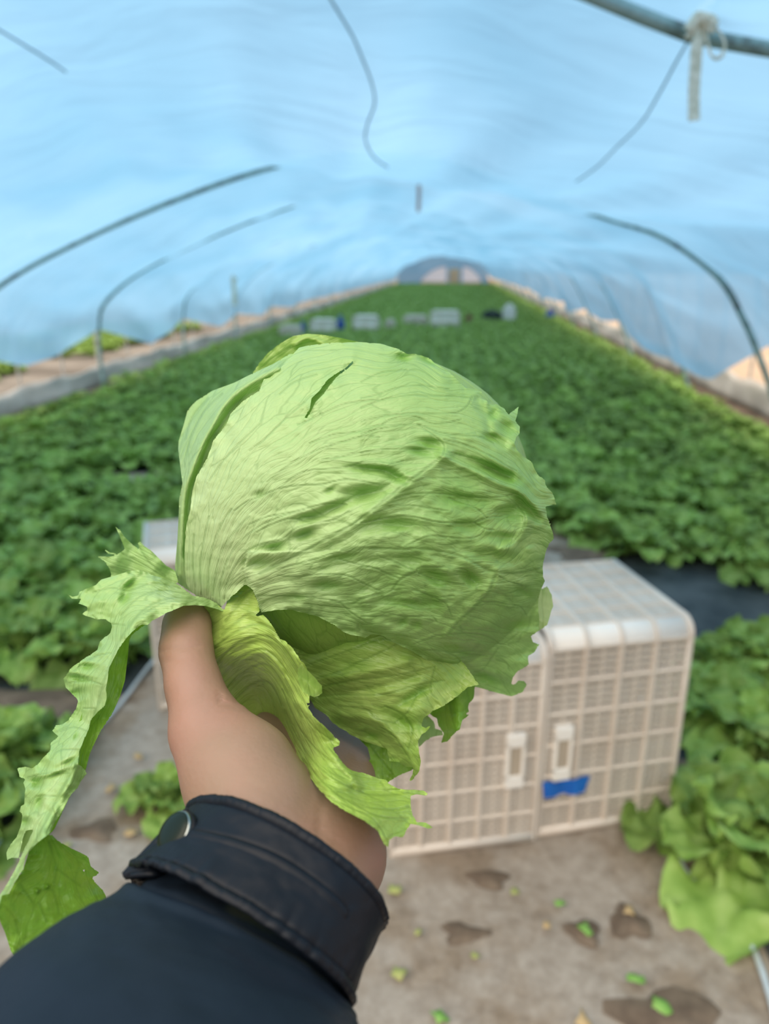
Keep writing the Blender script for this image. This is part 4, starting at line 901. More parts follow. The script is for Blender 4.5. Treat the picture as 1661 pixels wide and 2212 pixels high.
hl('thin_margin_leaf', [(909, 1540), (925, 1546), (936, 1557), (940, 1574), (955, 1579), (957, 1588), (933, 1592), (917, 1602), (905, 1614), (900, 1590), (895, 1560)], lambda x, y: .412+0*x, MH_PALE2, sp=2.8, wr=.002, ruffle=.004, pale=lambda x, y: .3+0*x, seed=16, jag=.6)
hl('thin_margin_leaf', [(1150, 1270), (1170, 1272), (1182, 1266), (1192, 1285), (1195, 1310), (1188, 1330), (1182, 1350), (1165, 1362), (1150, 1370), (1140, 1320)], lambda x, y: .415+.004*np.sin(y/20.), MH_PALE2, sp=2.8, wr=.002, ruffle=.002, pale=lambda x, y: .5+0*x, seed=17, jag=.5)
hl('frayed_margin_leaf', [(1000, 836), (1020, 839), (1040, 843), (1044, 849), (1038, 862), (1020, 870)], lambda x, y: .405+0*x, MH_GREEN, sp=2.5, wr=.002, pale=lambda x, y: .5+0*x, seed=18)
# stalk leaf folded over the palm
q5 = lambda L: [(600+.271*a, 1400+.271*b) for a, b in L]
EO = [(421, 1307), (450, 1300), (470, 1306), (484, 1318), (490, 1300), (495, 1284), (516, 1271), (533, 1254), (546, 1275), (557, 1300), (561, 1320), (550, 1333), (568, 1328), (580, 1340), (594, 1360), (605, 1380), (617, 1385), (634, 1402), (648, 1425), (656, 1432)]+\
 q5([(250, 200), (300, 250), (350, 300), (355, 360), (300, 390), (250, 370), (255, 455), (222, 405), (240, 470), (290, 550), (370, 620), (440, 690), (495, 745), (490, 775), (435, 795), (480, 860), (550, 950), (590, 975), (700, 1000), (800, 1040), (870, 1050), (880, 1080), (960, 1120), (1050, 1130), (1160, 1135), (1200, 1160), (1180, 1177), (1100, 1165), (1055, 1180), (1060, 1260), (1075, 1330), (1110, 1388), (1180, 1392), (1240, 1430), (1200, 1440), (1130, 1415), (1060, 1400), (1020, 1460), (1000, 1510), (940, 1500), (890, 1530), (880, 1595), (850, 1570), (800, 1460), (680, 1370), (540, 1300), (430, 1230), (330, 1130), (250, 1020), (200, 930)])+\
 [(620, 1680), (560, 1620), (500, 1560), (465, 1510), (448, 1460), (437, 1430), (440, 1400), (449, 1366), (432, 1330)]
ED = tps_fit([(421, 1307), (450, 1300), (484, 1318), (455, 1340), (495, 1290), (533, 1258), (560, 1320), (440, 1400), (437, 1430), (470, 1500), (500, 1380), (520, 1430), (600, 1400), (650, 1440), (560, 1500), (600, 1560), (560, 1600), (640, 1520), (690, 1560), (640, 1610), (670, 1665), (720, 1650), (730, 1605), (700, 1710), (780, 1720), (790, 1770), (850, 1720), (920, 1712), (840, 1825), (930, 1787), (690, 1490), (620, 1680), (500, 1560)],
 [.366, .368, .362, .370, .362, .358, .350, .366, .366, .388, .352, .362, .337, .328, .390, .392, .400, .340, .312, .362, .312, .303, .318, .288, .296, .268, .305, .320, .272, .300, .328, .368, .402], 1e-3)
EV = [dict(w=3, p=q3(L)) for L in ([(400, 1000), (520, 900), (640, 830), (800, 860)], [(300, 1150), (480, 1000), (650, 920), (800, 950), (880, 1060)], [(330, 1250), (520, 1080), (700, 1010), (830, 1050), (950, 1180), (1010, 1300)], [(380, 1350), (560, 1180), (720, 1120), (850, 1200), (960, 1380), (1040, 1520)], [(430, 1430), (620, 1280), (760, 1240), (880, 1380), (980, 1560), (1040, 1661)], [(520, 1500), (680, 1380), (800, 1400), (880, 1560)], [(480, 800), (560, 700), (640, 640)], [(430, 900), (520, 780), (600, 680)])]+\
 [q5(L) for L in ([(60, 250), (150, 450), (300, 640), (440, 740)], [(40, 330), (130, 560), (260, 760), (420, 900), (580, 1040)], [(60, 500), (180, 760), (330, 950), (520, 1080), (700, 1160), (900, 1170), (1050, 1150)], [(200, 880), (350, 1060), (520, 1190), (700, 1260), (900, 1290), (1050, 1260)], [(400, 1180), (560, 1260), (760, 1360), (860, 1500)], [(600, 1230), (800, 1340), (1050, 1360)])]
hl('stalk_leaf', EO, ED, MH_STEM, base=(440, 1440), sp=2.7, veins=EV, vw=1.8, flow=[(0, [(500, 1290), (555, 1300)]), (1, [(445, 1380), (520, 1340), (590, 1360), (640, 1420), (690, 1490)]), (2, [(440, 1420), (530, 1380), (600, 1410), (640, 1470), (700, 1570), (740, 1620)]), (3, [(460, 1460), (540, 1410), (600, 1450), (640, 1530), (700, 1640), (800, 1690), (900, 1710)]),
 (4, [(480, 1500), (550, 1450), (600, 1500), (640, 1600), (690, 1690), (780, 1730), (890, 1740)]), (5, [(500, 1550), (560, 1520), (620, 1630), (700, 1720), (800, 1780), (840, 1820)])],
 lines=[(q5([(170, 250), (240, 300), (280, 360)]), 6, -.003), (q3([(640, 830), (720, 870), (820, 950), (900, 1060), (1010, 1180)]), 10, -.003), (q3([(500, 1130), (700, 1060), (860, 1150), (1000, 1350)]), 9, .0018), (q3([(480, 1250), (700, 1150), (880, 1300), (1000, 1500)]), 9, -.0018), (q5([(150, 430), (330, 600), (480, 740)]), 7, -.0025), (q5([(400, 820), (560, 980), (640, 1110)]), 9, -.003), (q5([(600, 1120), (760, 1150), (960, 1140)]), 8, .003), (q5([(300, 1000), (480, 1130), (700, 1200)]), 8, .0022)],
 wr=.0018, ruffle=.0035, rw=22, pale=lambda x, y: .22+.45*np.exp(-np.hypot(x-500, y-1330)/70)+.25*np.clip(fbm(x/22, y/50, 2), 0, 1)+.3*np.exp(-np.abs(x+y*.55-1520)/60), vamp=.0006, seed=21, jag=.5)
hl('curled_leaf_tip', q5([(190, 120), (230, 170), (300, 240), (350, 295), (355, 360), (290, 392), (200, 350), (160, 250), (160, 160)]), lambda x, y: .316+.0035*np.sin((x-y)/12.), MH_GREEN, sp=2.5, wr=.0014, ruffle=.0025, pale=lambda x, y: .5+0*x, seed=22)
# long leaf hanging down over the thumb at left
q6 = lambda L: [(130+.2408*a, 1100+.2408*b) for a, b in L]; q7 = lambda L: [(.2107*a, 1400+.2107*b) for a, b in L]; q8 = lambda L: [(.2107*a, 1720+.2107*b) for a, b in L]
FO = [(489, 1325), (467, 1302), (440, 1290), (419, 1288), (383, 1262)]+q6([(940, 620), (850, 600), (720, 545), (600, 560), (480, 600), (370, 630), (320, 680), (170, 740), (160, 775), (110, 785), (65, 760), (105, 802), (190, 800), (165, 845), (250, 880), (240, 905), (195, 940), (330, 990), (400, 985), (455, 1020), (465, 1050), (450, 1110), (360, 1180), (335, 1260), (200, 1350), (90, 1430), (30, 1520), (50, 1600)])+\
 q7([(680, 410), (730, 460), (800, 540), (780, 620), (700, 740), (650, 775), (570, 790), (535, 850), (600, 905), (520, 970), (520, 1040), (420, 1150), (330, 1235), (260, 1215), (175, 1228), (200, 1325), (262, 1340), (240, 1380), (260, 1440), (255, 1480), (250, 1600), (215, 1620)])+\
 q8([(200, 160), (230, 190), (215, 290), (170, 420), (110, 490), (66, 580), (75, 655), (120, 630), (190, 635), (205, 560), (245, 400), (270, 352), (350, 340), (300, 440), (240, 560), (190, 680), (100, 850), (0, 1010), (-60, 1120), (-30, 1180), (20, 1015), (90, 1000), (150, 880), (240, 740), (260, 620), (300, 545), (400, 465), (500, 390), (560, 270), (620, 180), (700, 30)])+\
 q7([(730, 1500), (790, 1440), (825, 1370), (890, 1290), (870, 1240), (800, 1190), (810, 1060), (880, 900), (910, 830), (930, 740), (1000, 655), (1070, 600), (1090, 530), (1085, 430), (1110, 240), (1140, 160)])+[(254, 1405), (268, 1385), (285, 1365), (306, 1349), (318, 1350), (339, 1336), (361, 1323), (395, 1309), (421, 1307), (445, 1309), (470, 1316)]
FD = tps_fit([(489, 1325), (419, 1290), (380, 1268), (421, 1307), (395, 1306), (340, 1336), (306, 1348), (335, 1290), (300, 1260), (300, 1232), (240, 1250), (160, 1290), (240, 1340), (190, 1310), (268, 1385), (217, 1384), (190, 1430), (140, 1470), (232, 1450), (175, 1520), (228, 1520), (114, 1579), (180, 1580), (190, 1600), (55, 1670), (100, 1650), (165, 1650), (130, 1700), (186, 1672), (45, 1780), (90, 1740), (20, 1850), (70, 1790), (120, 1770), (0, 1935), (60, 1850)],
 [.362, .364, .372, .352, .345, .338, .334, .350, .366, .374, .370, .374, .358, .366, .332, .352, .342, .352, .324, .340, .318, .342, .328, .316, .335, .322, .308, .306, .310, .320, .306, .318, .298, .296, .276, .288], 1e-3)
FV = [dict(w=3, p=L) for L in ([(440, 1300), (380, 1290), (320, 1310), (280, 1350), (250, 1400), (225, 1470), (205, 1540), (185, 1600), (160, 1660), (125, 1720), (90, 1790), (40, 1880), (0, 1950)],)]+\
 [[(400, 1282), (350, 1275), (300, 1290), (260, 1330)], [(420, 1300), (360, 1300), (310, 1325)], [(390, 1270), (330, 1260), (280, 1275), (240, 1270), (200, 1280)], [(270, 1350), (220, 1345), (200, 1330)], [(240, 1410), (200, 1420), (160, 1450)], [(222, 1480), (190, 1470), (150, 1475)], [(205, 1530), (180, 1530)], [(190, 1580), (160, 1570), (130, 1580)], [(175, 1620), (130, 1620), (110, 1640)], [(150, 1670), (100, 1670), (60, 1680)], [(120, 1720), (80, 1720), (60, 1740)]]
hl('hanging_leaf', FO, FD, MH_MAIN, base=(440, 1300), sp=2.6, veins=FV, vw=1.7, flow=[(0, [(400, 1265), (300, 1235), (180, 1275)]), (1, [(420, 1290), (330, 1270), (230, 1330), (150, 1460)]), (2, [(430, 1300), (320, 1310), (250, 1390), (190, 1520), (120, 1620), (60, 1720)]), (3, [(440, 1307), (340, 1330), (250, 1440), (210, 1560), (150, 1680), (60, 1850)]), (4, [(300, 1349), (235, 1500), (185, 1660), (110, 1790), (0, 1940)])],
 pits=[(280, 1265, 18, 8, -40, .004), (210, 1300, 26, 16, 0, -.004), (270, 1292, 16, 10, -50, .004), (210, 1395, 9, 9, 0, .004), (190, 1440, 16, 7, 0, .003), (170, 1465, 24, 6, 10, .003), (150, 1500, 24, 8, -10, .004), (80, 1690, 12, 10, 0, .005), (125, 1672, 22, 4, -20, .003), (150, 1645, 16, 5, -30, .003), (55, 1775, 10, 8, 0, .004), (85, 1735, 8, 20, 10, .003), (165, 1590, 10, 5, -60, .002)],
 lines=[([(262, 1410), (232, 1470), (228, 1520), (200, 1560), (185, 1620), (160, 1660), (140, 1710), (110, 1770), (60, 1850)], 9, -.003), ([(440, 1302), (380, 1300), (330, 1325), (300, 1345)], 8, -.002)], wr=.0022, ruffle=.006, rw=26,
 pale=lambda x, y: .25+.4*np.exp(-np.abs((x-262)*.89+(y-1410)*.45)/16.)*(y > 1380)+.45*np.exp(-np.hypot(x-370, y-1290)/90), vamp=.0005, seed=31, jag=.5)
hl('hanging_leaf_fold', [(320, 1345), (300, 1360), (284, 1372), (279, 1384), (276, 1417), (270, 1470), (259, 1505), (242, 1543), (219, 1577), (206, 1602), (194, 1628), (186, 1660), (170, 1690), (148, 1726), (118, 1790), (100, 1812), (95, 1790), (130, 1700), (140, 1640), (170, 1560), (200, 1480), (225, 1410), (260, 1360)],
 tps_fit([(320, 1345), (279, 1384), (225, 1410), (276, 1417), (259, 1505), (200, 1480), (219, 1577), (170, 1560), (194, 1628), (140, 1640), (148, 1726), (100, 1800)], [.340, .345, .345, .346, .338, .338, .330, .336, .322, .330, .315, .306], 1e-3), MH_DARK, base=(300, 1350), sp=3, veins=[[(262, 1460), (258, 1490), (250, 1510)], [(212, 1545), (200, 1600), (185, 1640)]], wr=.0014, ruffle=.002, pale=lambda x, y: .25+0*x, seed=32,
 flow=[(0, [(280, 1380), (255, 1500), (190, 1640)]), (1, [(250, 1380), (210, 1500), (150, 1680)])])
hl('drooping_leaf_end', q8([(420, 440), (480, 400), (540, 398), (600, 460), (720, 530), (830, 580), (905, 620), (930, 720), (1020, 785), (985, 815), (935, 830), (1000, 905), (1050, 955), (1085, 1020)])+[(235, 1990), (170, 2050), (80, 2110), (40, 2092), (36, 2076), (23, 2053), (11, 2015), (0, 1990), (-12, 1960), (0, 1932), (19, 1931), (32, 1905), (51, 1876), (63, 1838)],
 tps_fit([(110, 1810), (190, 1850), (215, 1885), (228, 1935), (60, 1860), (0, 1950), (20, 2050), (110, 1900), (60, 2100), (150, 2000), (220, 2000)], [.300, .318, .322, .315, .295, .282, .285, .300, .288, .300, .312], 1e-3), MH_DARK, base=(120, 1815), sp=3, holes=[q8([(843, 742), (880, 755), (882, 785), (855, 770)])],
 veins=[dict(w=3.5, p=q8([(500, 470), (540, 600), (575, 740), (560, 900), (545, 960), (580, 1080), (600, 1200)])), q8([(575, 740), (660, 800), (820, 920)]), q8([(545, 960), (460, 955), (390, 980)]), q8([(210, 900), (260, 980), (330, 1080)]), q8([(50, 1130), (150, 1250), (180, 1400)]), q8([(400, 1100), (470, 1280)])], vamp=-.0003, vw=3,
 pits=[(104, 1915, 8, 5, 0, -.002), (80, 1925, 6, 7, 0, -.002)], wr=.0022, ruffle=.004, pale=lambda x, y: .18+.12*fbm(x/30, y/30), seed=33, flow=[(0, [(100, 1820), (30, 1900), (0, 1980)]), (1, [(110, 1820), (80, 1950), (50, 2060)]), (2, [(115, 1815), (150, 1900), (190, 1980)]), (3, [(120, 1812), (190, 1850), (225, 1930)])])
hl('spiky_back_leaf', q6([(440, 620), (460, 590), (440, 530), (400, 470), (330, 422), (450, 425), (530, 408), (430, 400), (378, 350), (450, 388), (520, 400), (580, 360), (530, 230), (490, 148), (540, 190), (575, 245), (640, 310), (715, 365), (695, 300), (720, 290), (770, 340), (820, 372), (880, 430), (960, 510), (1030, 550), (1060, 650), (1000, 700), (700, 700), (500, 680)]),
 lambda x, y: .392+.00006*(350-x)+.003*np.sin(x/14.), MH_MAIN, base=(370, 1250), sp=2.5, wr=.002, ruffle=.003, pale=lambda x, y: .3+0*x, seed=41, veins=[q6([(1000, 640), (850, 560), (700, 470), (560, 400)]), q6([(950, 600), (800, 480), (700, 330)])], flow=[(0, q6([(1000, 560), (700, 400), (560, 300)])), (1, q6([(1000, 620), (700, 480), (560, 420)])), (2, q6([(1000, 680), (700, 560), (450, 480)]))])
# wrapped inner body of the head behind the visible leaves
bm = bmesh.new(); bmesh.ops.create_uvsphere(bm, u_segments=72, v_segments=40, radius=1)
_c = P(HC[0]+2, HC[1]+2, HD+.006); V = np.array([v.co[:] for v in bm.verts]); Fq = [tuple(v.index for v in f.verts) for f in bm.faces]; bm.free()
rr = 1+.03*fbm(V[:, 0]*3+5, V[:, 2]*3, 3)+.02*np.abs(np.sin(np.arctan2(V[:, 1], V[:, 0])*4+V[:, 2]*3))
sx = .0905; V2 = np.stack([V[:, 0]*sx*rr, V[:, 1]*.074*rr, V[:, 2]*.083*rr], -1)
Vw = _c+V2[:, :1]*RT-V2[:, 1:2]*FW*-1+V2[:, 2:]*UP
o = mesh_np('inner_head', Vw, Fq, MH_GREEN); adopt(o)
for nm, vals in (('vein', np.zeros(len(V))), ('pale', np.full(len(V), .35))):
    a_ = o.data.attributes.new(nm, 'FLOAT', 'POINT'); a_.data.foreach_set('value', vals)
a_ = o.data.attributes.new('flow', 'FLOAT_VECTOR', 'POINT'); a_.data.foreach_set('vector', np.stack([np.arctan2(V[:, 1], V[:, 0])*4, V[:, 2]*4, V[:, 2]*0], -1).ravel())

# unseen stem core behind the stalk leaf, added to block light through it
st = MB().tube([Vector(P(x, y, d)) for x, y, d in ((520, 1600, .432), (540, 1540, .426), (570, 1470, .420), (620, 1390, .415), (680, 1300, .41))], [.012, .018, .021, .026, .034], 28)
o = st.build('stem', MH_STEM, smooth=True); adopt(o); o['label'] = 'thick stem of the lettuce inside the folded stalk leaf'
for nm in ('vein', 'pale'):
    a_ = o.data.attributes.new(nm, 'FLOAT', 'POINT'); a_.data.foreach_set('value', [.3*(nm == 'pale')]*len(o.data.vertices))
a_ = o.data.attributes.new('flow', 'FLOAT_VECTOR', 'POINT'); a_.data.foreach_set('vector', np.array([v.co[:] for v in o.data.vertices]).ravel()*20)
# ================================================================ PERSON: HAND AND SLEEVE
def m_skin():
    m, t = mat('skin'); co = coords(t)
    n = N(t, 'ShaderNodeTexNoise', ins={'Vector': co, 'Scale': 14.0, 'Detail': 3.0}); n2 = N(t, 'ShaderNodeTexNoise', ins={'Vector': co, 'Scale': 260.0, 'Detail': 4.0})
    c = ramp(t, n.outputs[0], [(.30, (.225, .152, .105)), (.5, (.255, .167, .115)), (.72, (.31, .172, .132))])
    v = N(t, 'ShaderNodeTexVoronoi', ins={'Vector': co, 'Scale': 420.0}); h = math_(t, 'ADD', n2.outputs[0], math_(t, 'MULTIPLY', v.outputs['Distance'], .5))
    ex = (('Subsurface Weight', .15), ('Subsurface Scale', .012), ('Subsurface Radius', (1.0, .4, .2)))
    p = N(t, 'ShaderNodeBsdfPrincipled'); t.links.new(c, p.inputs['Base Color']); p.inputs['Roughness'].default_value = .52; p.inputs['Specular IOR Level'].default_value = .35
    p.inputs['Subsurface Weight'].default_value = .2; p.inputs['Subsurface Scale'].default_value = .008; p.inputs['Subsurface Radius'].default_value = (1, .4, .22)
    t.links.new(bump(t, h, .25, .0006), p.inputs['Normal']); out(t, p.outputs[0]); return m
M_SKIN = m_skin()
def camc(x, y, d): return np.array([(x-IW/2)/FP*d, -(y-IH/2)/FP*d, -d])
# round cones: (px, py, depth, radius m) pairs
JT = {}
cones = [  # thumb
 ((408, 1330, .376, .0085), (404, 1350, .366, .0096)), ((404, 1350, .366, .0096), (402, 1405, .354, .0106)), ((402, 1405, .354, .0104), (418, 1480, .342, .0108)), ((418, 1480, .342, .0108), (450, 1580, .330, .0150)),
 # thenar and palm
 ((450, 1580, .330, .0150), (515, 1672, .318, .0220)), ((515, 1672, .318, .0220), (560, 1770, .304, .0225)), ((585, 1700, .330, .015), (670, 1780, .320, .017)), ((560, 1770, .304, .0225), (565, 1900, .284, .0230)),
 ((724, 1765, .325, .0185), (712, 1850, .302, .0205)), ((712, 1850, .302, .0205), (655, 1960, .280, .0205)), ((640, 1800, .316, .0185), (620, 1900, .292, .021)),
 # palm plate towards the knuckles, passing under the head
 ((560, 1660, .360, .013), (610, 1532, .430, .0115)), ((620, 1700, .360, .014), (672, 1540, .435, .0115)), ((690, 1740, .356, .014), (738, 1578, .435, .0110)), ((730, 1760, .348, .014), (788, 1612, .430, .0100)),
 ((610, 1532, .430, .0115), (672, 1540, .435, .0115)), ((672, 1540, .435, .0115), (738, 1578, .435, .0110)), ((738, 1578, .435, .0110), (788, 1612, .430, .0100)),
 ((560, 1660, .360, .013), (690, 1740, .356, .014)),
 # forearm
 ((565, 1900, .284, .0230), (575, 1990, .272, .020)), ((655, 1960, .280, .0205), (590, 2030, .268, .018)), ((575, 1990, .272, .020), (540, 2100, .262, .017)), ((540, 2100, .262, .017), (520, 2200, .252, .017)), ((520, 2200, .252, .017), (480, 2350, .235, .018))]
fing = [[(610, 1532, .430), (605, 1460, .464), (640, 1400, .482), (690, 1360, .494)], [(672, 1540, .435), (692, 1475, .466), (735, 1410, .498), (780, 1350, .512)],
        [(738, 1578, .435), (772, 1510, .467), (820, 1440, .498), (862, 1390, .510)], [(788, 1612, .430), (836, 1550, .452), (880, 1510, .470), (915, 1470, .480)]]
frad = [(.0105, .0095, .0085, .0075), (.0108, .0096, .0086, .0076), (.0102, .0092, .0083, .0073), (.0092, .0082, .0074, .0066)]
def cone_sd(Pp, a, b):
    pa = camc(*a[:3]); pb = camc(*b[:3]); ra, rb = a[3], b[3]; ba = pb-pa; L2 = ba@ba; t = np.clip(((Pp-pa)@ba)/L2, 0, 1)
    return np.linalg.norm(Pp-pa-t[..., None]*ba, axis=-1)-(ra+(rb-ra)*t)
def smin(a, b, k):
    h = np.clip(.5+.5*(b-a)/k, 0, 1); return b*(1-h)+a*h-k*h*(1-h)
groups = [(cones, .009)]
for pl_, rr_ in zip(fing, frad): groups.append(([((*pl_[i], rr_[i]), (*pl_[i+1], rr_[i+1])) for i in range(3)], .003))
allp = np.array([camc(*c[:3]) for g, _ in groups for s_ in g for c in s_]); lo = allp.min(0)-.036; hi = allp.max(0)+.036
VX = .0019
gx = [np.arange(lo[i], hi[i], VX) for i in range(3)]
GX, GY, GZ = np.meshgrid(*gx, indexing='ij'); PT = np.stack([GX, GY, GZ], -1).astype(np.float32)
fld = np.full(GX.shape, 1.0, np.float32)
def apply(s_, k):
    global fld
    pa = camc(*s_[0][:3]); pb = camc(*s_[1][:3]); r = max(s_[0][3], s_[1][3])+.035
    l = np.minimum(pa, pb)-r; h = np.maximum(pa, pb)+r; sl = tuple(slice(max(0, int((l[i]-lo[i])/VX)), max(0, int((h[i]-lo[i])/VX)+1)) for i in range(3))
    d = cone_sd(PT[sl], s_[0], s_[1]); fld[sl] = smin(fld[sl], d, k)
for g, k in groups:
    for s_ in g: apply(s_, k)
fld += 0.0
def surface_nets(f):
    nx, ny, nz = f.shape; ins_ = f < 0
    c = ins_[:-1, :-1, :-1].astype(np.int8)
    for dx in (0, 1):
        for dy in (0, 1):
            for dz in (0, 1):
                if dx+dy+dz: c = c+ins_[dx:nx-1+dx, dy:ny-1+dy, dz:nz-1+dz]
    act = (c > 0) & (c < 8); idx = -np.ones(act.shape, int); idx[act] = np.arange(act.sum()); cell = np.argwhere(act)
    acc = np.zeros((len(cell), 3)); w = np.zeros(len(cell)); i, j, k = cell.T
    for ax in range(3):
        o1, o2 = [a for a in range(3) if a != ax]
        for p in (0, 1):
            for q in (0, 1):
                a = [i.copy(), j.copy(), k.copy()]; a[o1] = a[o1]+p; a[o2] = a[o2]+q; b = [v.copy() for v in a]; b[ax] = b[ax]+1
                fa = f[tuple(a)]; fb = f[tuple(b)]; m = (fa < 0) != (fb < 0); t = np.where(m, fa/np.where(m, fa-fb, 1), 0)
                pt = np.stack(a, -1).astype(float); pt[:, ax] += t; acc += pt*m[:, None]; w += m
    V = acc/w[:, None]; F = []
    for ax in range(3):
        o1, o2 = [a for a in range(3) if a != ax]
        sl0 = [slice(None)]*3; sl1 = [slice(None)]*3; sl0[ax] = slice(0, -1); sl1[ax] = slice(1, None); cr = ins_[tuple(sl0)] != ins_[tuple(sl1)]
        e = np.argwhere(cr); e = e[(e[:, o1] > 0) & (e[:, o2] > 0) & (e[:, o1] < f.shape[o1]-1) & (e[:, o2] < f.shape[o2]-1)]
        def ix(p, q): a = e.copy(); a[:, o1] -= p; a[:, o2] -= q; return idx[a[:, 0], a[:, 1], a[:, 2]]
        qd = np.stack([ix(0, 0), ix(1, 0), ix(1, 1), ix(0, 1)], -1); fl_ = ins_[e[:, 0], e[:, 1], e[:, 2]]
        if ax == 1: fl_ = ~fl_
        qd[~fl_] = qd[~fl_][:, ::-1]; F.append(qd)
    return V, np.concatenate(F)
Vh, Fh = surface_nets(fld); Fh = Fh[(Fh >= 0).all(1)]
Vh = lo+Vh*VX
# smooth + creases, in camera space
nb = np.concatenate([Fh[:, [0, 1]], Fh[:, [1, 2]], Fh[:, [2, 3]], Fh[:, [3, 0]]]); nb = np.concatenate([nb, nb[:, ::-1]])
for _ in range(4):
    s_ = np.zeros_like(Vh); c_ = np.bincount(nb[:, 0], minlength=len(Vh))
    for a in range(3): s_[:, a] = np.bincount(nb[:, 0], weights=Vh[nb[:, 1], a], minlength=len(Vh))
    Vh = Vh*.4+.6*s_/np.maximum(c_, 1)[:, None]
dpt = -Vh[:, 2]; hx_ = IW/2+Vh[:, 0]/dpt*FP; hy_ = IH/2-Vh[:, 1]/dpt*FP
for pl_, w, am in (([(474, 1500), (478, 1518), (500, 1524), (540, 1530)], 5, 0.0020), ([(345, 1405), (380, 1400), (430, 1396)], 4, 0.0008), ([(352, 1428), (390, 1424)], 4, 0.0007), ([(560, 1800), (640, 1790), (690, 1800), (740, 1830)], 5, 0.0012), ([(700, 1722), (692, 1760), (690, 1830), (700, 1860)], 9, 0.0020),
                  ([(480, 1715), (560, 1735), (640, 1772)], 5, 0.0007), ([(480, 1518), (540, 1545), (600, 1600), (640, 1660)], 6, .0006), ([(400, 1345), (380, 1350)], 4, .0003)):
    dd, _, _ = seg_dist(hx_, hy_, np.array(smooth_curve(pl_, 4))); Vh[:, 2] -= am*np.exp(-(dd/w)**2)
Vw = CC+Vh[:, :1]*RT+Vh[:, 1:2]*UP-Vh[:, 2:]*FW
person = mesh_np('person', Vw, Fh, M_SKIN); tag(person, 'person reaching out one bare hand holding the lettuce, dark navy padded jacket sleeve', 'person')
# jacket
def m_jacket(name, c1, c2, rough=.42):
    m, t = mat(name); co = coords(t)
    n = N(t, 'ShaderNodeTexNoise', ins={'Vector': co, 'Scale': 12.0, 'Detail': 4.0}); w = N(t, 'ShaderNodeTexNoise', ins={'Vector': co, 'Scale': 1800.0, 'Detail': 2.0}); n3 = N(t, 'ShaderNodeTexNoise', ins={'Vector': co, 'Scale': 45.0, 'Detail': 3.0})
    c = ramp(t, n.outputs[0], [(.3, c1), (.7, c2)]); b = bump(t, n3.outputs[0], .35, .003); b = bump(t, w.outputs[0], .15, .0003, b)
    out(t, principled(t, c, rough, .22, b)); return m
M_JKT = m_jacket('navy_shell_fabric', (.004, .009, .016), (.007, .014, .026), .6); M_CUFF = m_jacket('navy_cuff_fabric', (.003, .005, .009), (.005, .008, .014), .5); M_PIPE = m_jacket('black_piping', (.003, .004, .006), (.005, .006, .009), .5)
def ringp(L, Rr, bpx, bd, th, squash=2.0):
    """point on a sleeve ring: L and Rr are its left and right extremes, b bulges to the front"""
    l = P(np.array(L[0], float), np.array(L[1], float), np.array(L[2], float)); r = P(np.array(Rr[0], float), np.array(Rr[1], float), np.array(Rr[2], float)); c = (l+r)/2; h = (r-l)/2
    dm = (L[2]+Rr[2])/2; b = P(np.array((L[0]+Rr[0])/2+bpx[0]), np.array((L[1]+Rr[1])/2+bpx[1]), np.array(dm-bd))-c
    ct, st = np.cos(th), np.sin(th); k = 1
    return c+h*(-ct)[..., None]+b*(np.sign(st)*np.abs(st)**.9)[..., None]
def loft(name, rings, mat_, parent, nth=160, nv=60, disp=None, cap=False, th0=0, th1=2*math.pi, wrap=True, thick=.0):
    th = np.linspace(th0, th1, nth, endpoint=not wrap); ks = np.linspace(0, len(rings)-1, nv)
    ctl = [np.array([*r[0], *r[1], *r[2], r[3]], float) for r in rings]; cs = smooth_curve(ctl, 12); cs = np.array(cs); ps = np.linspace(0, len(rings)-1, len(cs))
    V = np.empty((nv, nth, 3))
    for i, k in enumerate(ks):
        q = [np.interp(k, ps, cs[:, a]) for a in range(9)]; V[i] = ringp(q[0:3], q[3:6], q[6:8], q[8], th)
    if disp is not None:
        du = np.roll(V, -1, 1)-np.roll(V, 1, 1) if wrap else np.gradient(V, axis=1); dv = np.gradient(V, axis=0); nn = np.cross(du, dv); nn /= np.linalg.norm(nn, axis=-1)[..., None]+1e-12
        cen = V.mean(1, keepdims=True); sg = np.sign(((V-cen)*nn).sum(-1).mean()); nn *= sg
        T_, K_ = np.meshgrid(th, ks/(len(rings)-1)); V = V+nn*disp(T_, K_)[..., None]
    F = []
    n2 = nth if wrap else nth-1
    i, j = np.meshgrid(np.arange(nv-1), np.arange(n2), indexing='ij'); a = (i*nth+j).ravel(); b = (i*nth+(j+1) % nth).ravel(); F = np.stack([a, b, b+nth, a+nth], -1)
    o = mesh_np(name, V.reshape(-1, 3), F, mat_, parent)
    if thick: md = o.modifiers.new('thickness', 'SOLIDIFY'); md.thickness = thick; md.offset = 0
    return o
def wave(T, K, n, ph=0): return fbm(T*n+ph, K*9+ph, 2)
SL = [((372, 1878, .274), (760, 2118, .256), (24, -40), .027), ((322, 1912, .264), (738, 2183, .246), (22, -35), .0295), ((232, 1946, .252), (764, 2240, .232), (20, -32), .032), ((108, 2016, .232), (770, 2330, .210), (26, -40), .034), ((-60, 2166, .205), (735, 2520, .182), (25, -40), .035), ((-260, 2400, .172), (600, 2800, .150), (20, -40), .033)]
def sd1(T, K):
    return .0010*fbm(T*2.2, K*7, 3)+.0011*np.sin(T*3+K*14)*np.exp(-K*5)+.0013*np.exp(-((K-.30-.05*np.sin(T*2))/.03)**2)-.0012*np.exp(-((K-.24-.06*np.sin(T*2))/.025)**2)
sleeve = loft('jacket_sleeve', SL, M_JKT, person, disp=sd1, thick=.002, nv=120)
